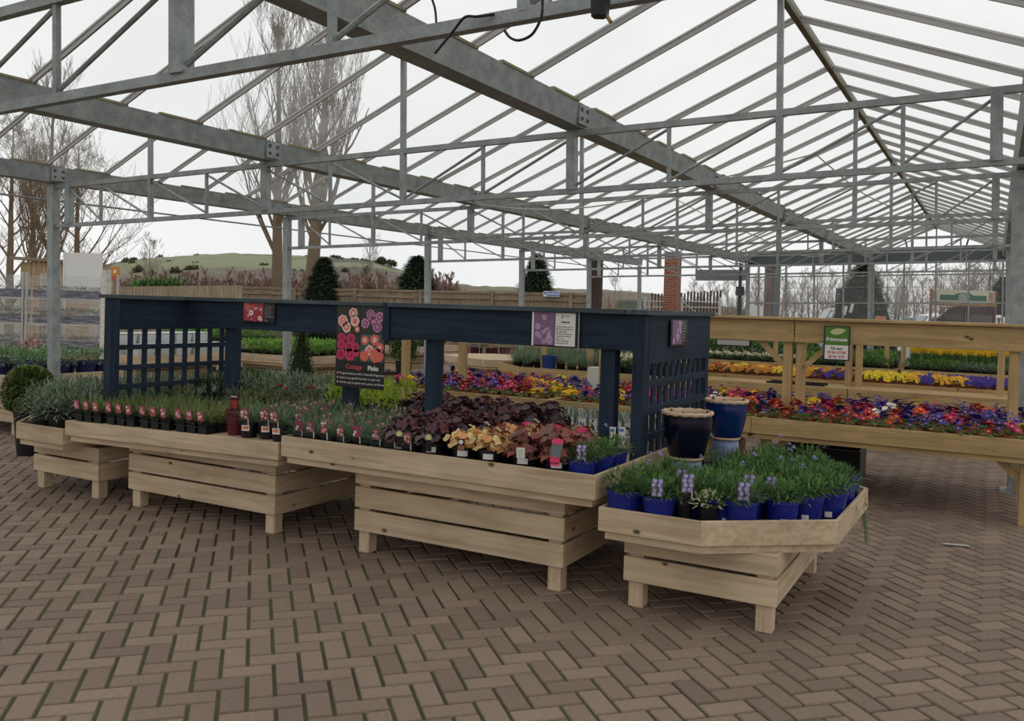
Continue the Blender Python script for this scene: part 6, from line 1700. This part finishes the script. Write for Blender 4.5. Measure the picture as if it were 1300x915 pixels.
# black netted frame with white tags
c = at_d(1074, 400, 27.2)
t = thing('netted_frame', 'black netted display frame in front of the big conifer', 'display frame', (c.x, c.y, 0)); zt = at_d(1074, 366, 27.2).z; w = .3
for sx in (-w, w):
    mb = MB(); mb.box(c.x + sx - .02, c.x + sx + .02, c.y - .02, c.y + .02, 0, zt); part('upright', mb, BLK, t)
for z in (zt - .04, zt * .75, zt * .5):
    mb = MB(); mb.box(c.x - w, c.x + w, c.y - .015, c.y + .015, z, z + .03); part('crossbar', mb, BLK, t)
mb = MB(); k = -w
while k < w: mb.box(c.x + k, c.x + k + .03, c.y - .005, c.y + .005, .3, zt); k += .05
z = .3
while z < zt: mb.box(c.x - w, c.x + w, c.y - .005, c.y + .005, z, z + .035); z += .06
part('net', mb, BLK, t)
for k, (px, py, lb) in enumerate(((1073, 394, 'left'), (1081, 391, 'right'))):
    q = at_d(px, py, 27); mb = MB(); mb.bar(q + Vector((-.03, 0, -.14)), q + Vector((.03, 0, .14)), .09, .01, up=(0, 1, 0), mi=0)
    tag(link('swing_tag', mb.mesh('swing_tag', WHITE, q), None, q), 'white swing tag hanging on the black netted frame, ' + lb + ' one', 'tag')
q = at_d(1118, 401, 26.6); mb = MB(); mb.box(q.x - .14, q.x + .14, q.y - .1, q.y + .1, q.z - .16, q.z, 0); mb.box(q.x - .05, q.x + .05, q.y - .05, q.y + .05, 0, q.z - .16, 1); tag(link('orange_planter', mb.mesh('orange_planter', [mat('orange_clay', (206, 130, 92), .7), BOLT], (q.x, q.y, 0)), None, (q.x, q.y, 0)), 'square orange clay planter on a dark stand beyond the timber beam', 'plant pot')
# trellis panels display stand
DT = 24.0
def TPx(px, py): return at_d(px, py, DT)
l, r_ = TPx(1180, 410), TPx(1263, 412); ux = Vector((r_.x - l.x, r_.y - l.y, 0)).normalized(); un = Vector((ux.y, -ux.x, 0)); Wd = (Vector((r_.x, r_.y, 0)) - Vector((l.x, l.y, 0))).length
t = thing('trellis_display', 'timber display stand headed trellis panels, with dark brown arched trellis', 'display stand', (l.x, l.y, 0))
def Q(s, z, o=0): p = Vector((l.x, l.y, 0)) + ux * s * Wd + un * o; return Vector((p.x, p.y, z))
z1, z0, zf = TPx(1180, 367).z, TPx(1180, 382).z, TPx(1180, 386).z
mb = MB(); mb.bar(Q(0, (z0 + z1) / 2), Q(1, (z0 + z1) / 2), .04, z1 - z0, mi=0, r=.5); hb = part('header_board', mb, mat('header_cream', (206, 204, 178), .6, var=0), t)
GRN = mat('header_green', (24, 98, 74), .5, var=0)
h = z1 - z0
mb = MB(); mb.bar(Q(.14, z0 + h * .34, .025), Q(.85, z0 + h * .34, .025), .006, h * .46, mi=0, r=.5)
vs = []; 
for k in range(13):
    a = PI * k / 12; p = Q(.5 - .14 * math.cos(a), z0 + h * .55 + h * .22 * math.sin(a), .029); vs.append(tuple(p))
mb.add(vs, [tuple(range(13))[::-1]], 0, .5); part('green_panel', mb, GRN, t)
for s in (.055, .92):
    mb = MB(); mb.bar(Q(s - .035, z0 + h * .5, .025), Q(s + .035, z0 + h * .5, .025), .006, h * .75, mi=0, r=.5); part('brown_panel', mb, mat('header_rose_brown', (170, 128, 116), .6, noise=.8, nscale=20), t)
text('GARDEN', h * .15, WHITE, t, t, Q(.5, z0 + h * .60, .033), ux, ZD, bold=.001)
text('TRELLIS', h * .27, WHITE, t, t, Q(.5, z0 + h * .39, .033), ux, ZD, bold=.002)
text('PANELS', h * .27, WHITE, t, t, Q(.5, z0 + h * .16, .033), ux, ZD, bold=.002)
mb = MB(); mb.bar(Q(0, zf + .03, .03), Q(1, zf + .03, .03), .06, .1, mi=0); part('top_rail', mb, wood('cedar', (168, 130, 92), (140, 104, 70), 0), t)
for s in (0.01, .99):
    mb = MB(); mb.bar(Q(s, 0), Q(s, z1), .07, .07, mi=0); part('upright', mb, wood('cedar', 0, 0, 0), t)
for k, (s0, s1, arch) in enumerate(((.1, .5, True), (.52, .97, False))):
    mb = MB(); mz = zf - .02; kk = s0
    while kk <= s1 + .001:
        tt = (kk - s0) / (s1 - s0); zt = mz - (.38 * (1 - math.sin(min(1, tt * 1.15) * PI / 2)) if arch else 0)
        mb.bar(Q(kk, .3, .05), Q(kk, zt, .05), .035, .02, mi=0); kk += (s1 - s0) / 16
    z = .35
    while z < mz - .05: mb.bar(Q(s0 + (.12 * max(0, (z - mz + .4)) if arch else 0), z, .065), Q(s1, z, .065), .012, .03, mi=0); z += .055
    part('trellis_panel', mb, mat('trellis_dark_brown', (62, 40, 38), .7, var=.15), t)
# bundled trellis and post right of it
for s_, lb in ((1.06, 'left'), (1.2, 'right')):
    p = Q(s_, 0); tt = thing('timber_upright', 'slim brown timber upright beside the trellis display, %s one' % lb, 'post', p)
    mb = MB(); mb.bar(p, p + Vector((0, 0, 1.9 if lb == 'right' else 1.7)), .06, .06, mi=0); part('shaft', mb, mat('cedar_dull', (140, 104, 84), .8), tt)
    mb = MB(); mb.bar(p + Vector((0, 0, 1.7)), p + Vector((0, 0, 1.78)), .09, .09, mi=0); part('cap', mb, mat('cedar_dull', 0), tt)
# pale glass-topped bin
q = at_d(1155, 396, 26.2); mb = MB(); mb.lathe([(.14, 0), (.16, .8), (.2, 1.35), (.2, 1.45)], 14, (q.x, q.y, 0), 0, .5); mb.lathe([(.19, 1.46), (.19, 1.72), (.0, 1.74)], 14, (q.x, q.y, 0), 1, .5)
tag(link('cup_dispenser', mb.mesh('cup_dispenser', [mat('van_white', 0), mat('pale_teal_plastic', (150, 168, 160), .4)], (q.x, q.y, 0)), None, (q.x, q.y, 0)), 'pale dispenser with a greenish top between the conifer and the trellis display', 'dispenser')

# leaf litter on the paving
mb = MB(); mb.bar((-.27, 7.2, .012), (-.1, 7.25, .01), .04, .004, mi=0)
tag(link('paper_scrap', mb.mesh('paper_scrap', GREY, (-.2, 7.2, .01)), None, (-.2, 7.2, .01)), 'grey paper scrap on the paving under the primrose bench', 'litter')

# ================================================================= sky, light, camera
w = bpy.data.worlds.new('overcast_sky'); SC.world = w; w.use_nodes = True; nt = w.node_tree; N, L = nt.nodes, nt.links
bg = N['Background']; tc = N.new('ShaderNodeTexCoord'); sp = N.new('ShaderNodeSeparateXYZ'); L.new(tc.outputs['Generated'], sp.inputs[0])
no = N.new('ShaderNodeTexNoise'); no.inputs['Scale'].default_value = 1.6; no.inputs['Detail'].default_value = 5; L.new(tc.outputs['Generated'], no.inputs['Vector'])
cr = N.new('ShaderNodeValToRGB'); e = cr.color_ramp.elements; e[0].position = .3; e[0].color = (.82, .835, .85, 1); e[1].position = .7; e[1].color = (1.0, .995, .98, 1)
L.new(no.outputs['Fac'], cr.inputs[0]); L.new(cr.outputs[0], bg.inputs['Color']); bg.inputs['Strength'].default_value = 1.0
cd = bpy.data.cameras.new('camera'); cam = bpy.data.objects.new('camera', cd); COL.objects.link(cam); SC.camera = cam
cd.sensor_fit = 'HORIZONTAL'; cd.sensor_width = 36; cd.lens = F / 1300 * 36; cd.shift_y = -44.5 / 1300; cd.clip_start = .05; cd.clip_end = 3000
M = WM.to_4x4(); M.translation = CAM; cam.matrix_world = M
SC.view_settings.view_transform = 'Standard'; SC.view_settings.look = 'None'; SC.view_settings.gamma = 1; SC.view_settings.exposure = 0.0
SC.view_settings.use_curve_mapping = False
SC.cycles.transparent_max_bounces = 24
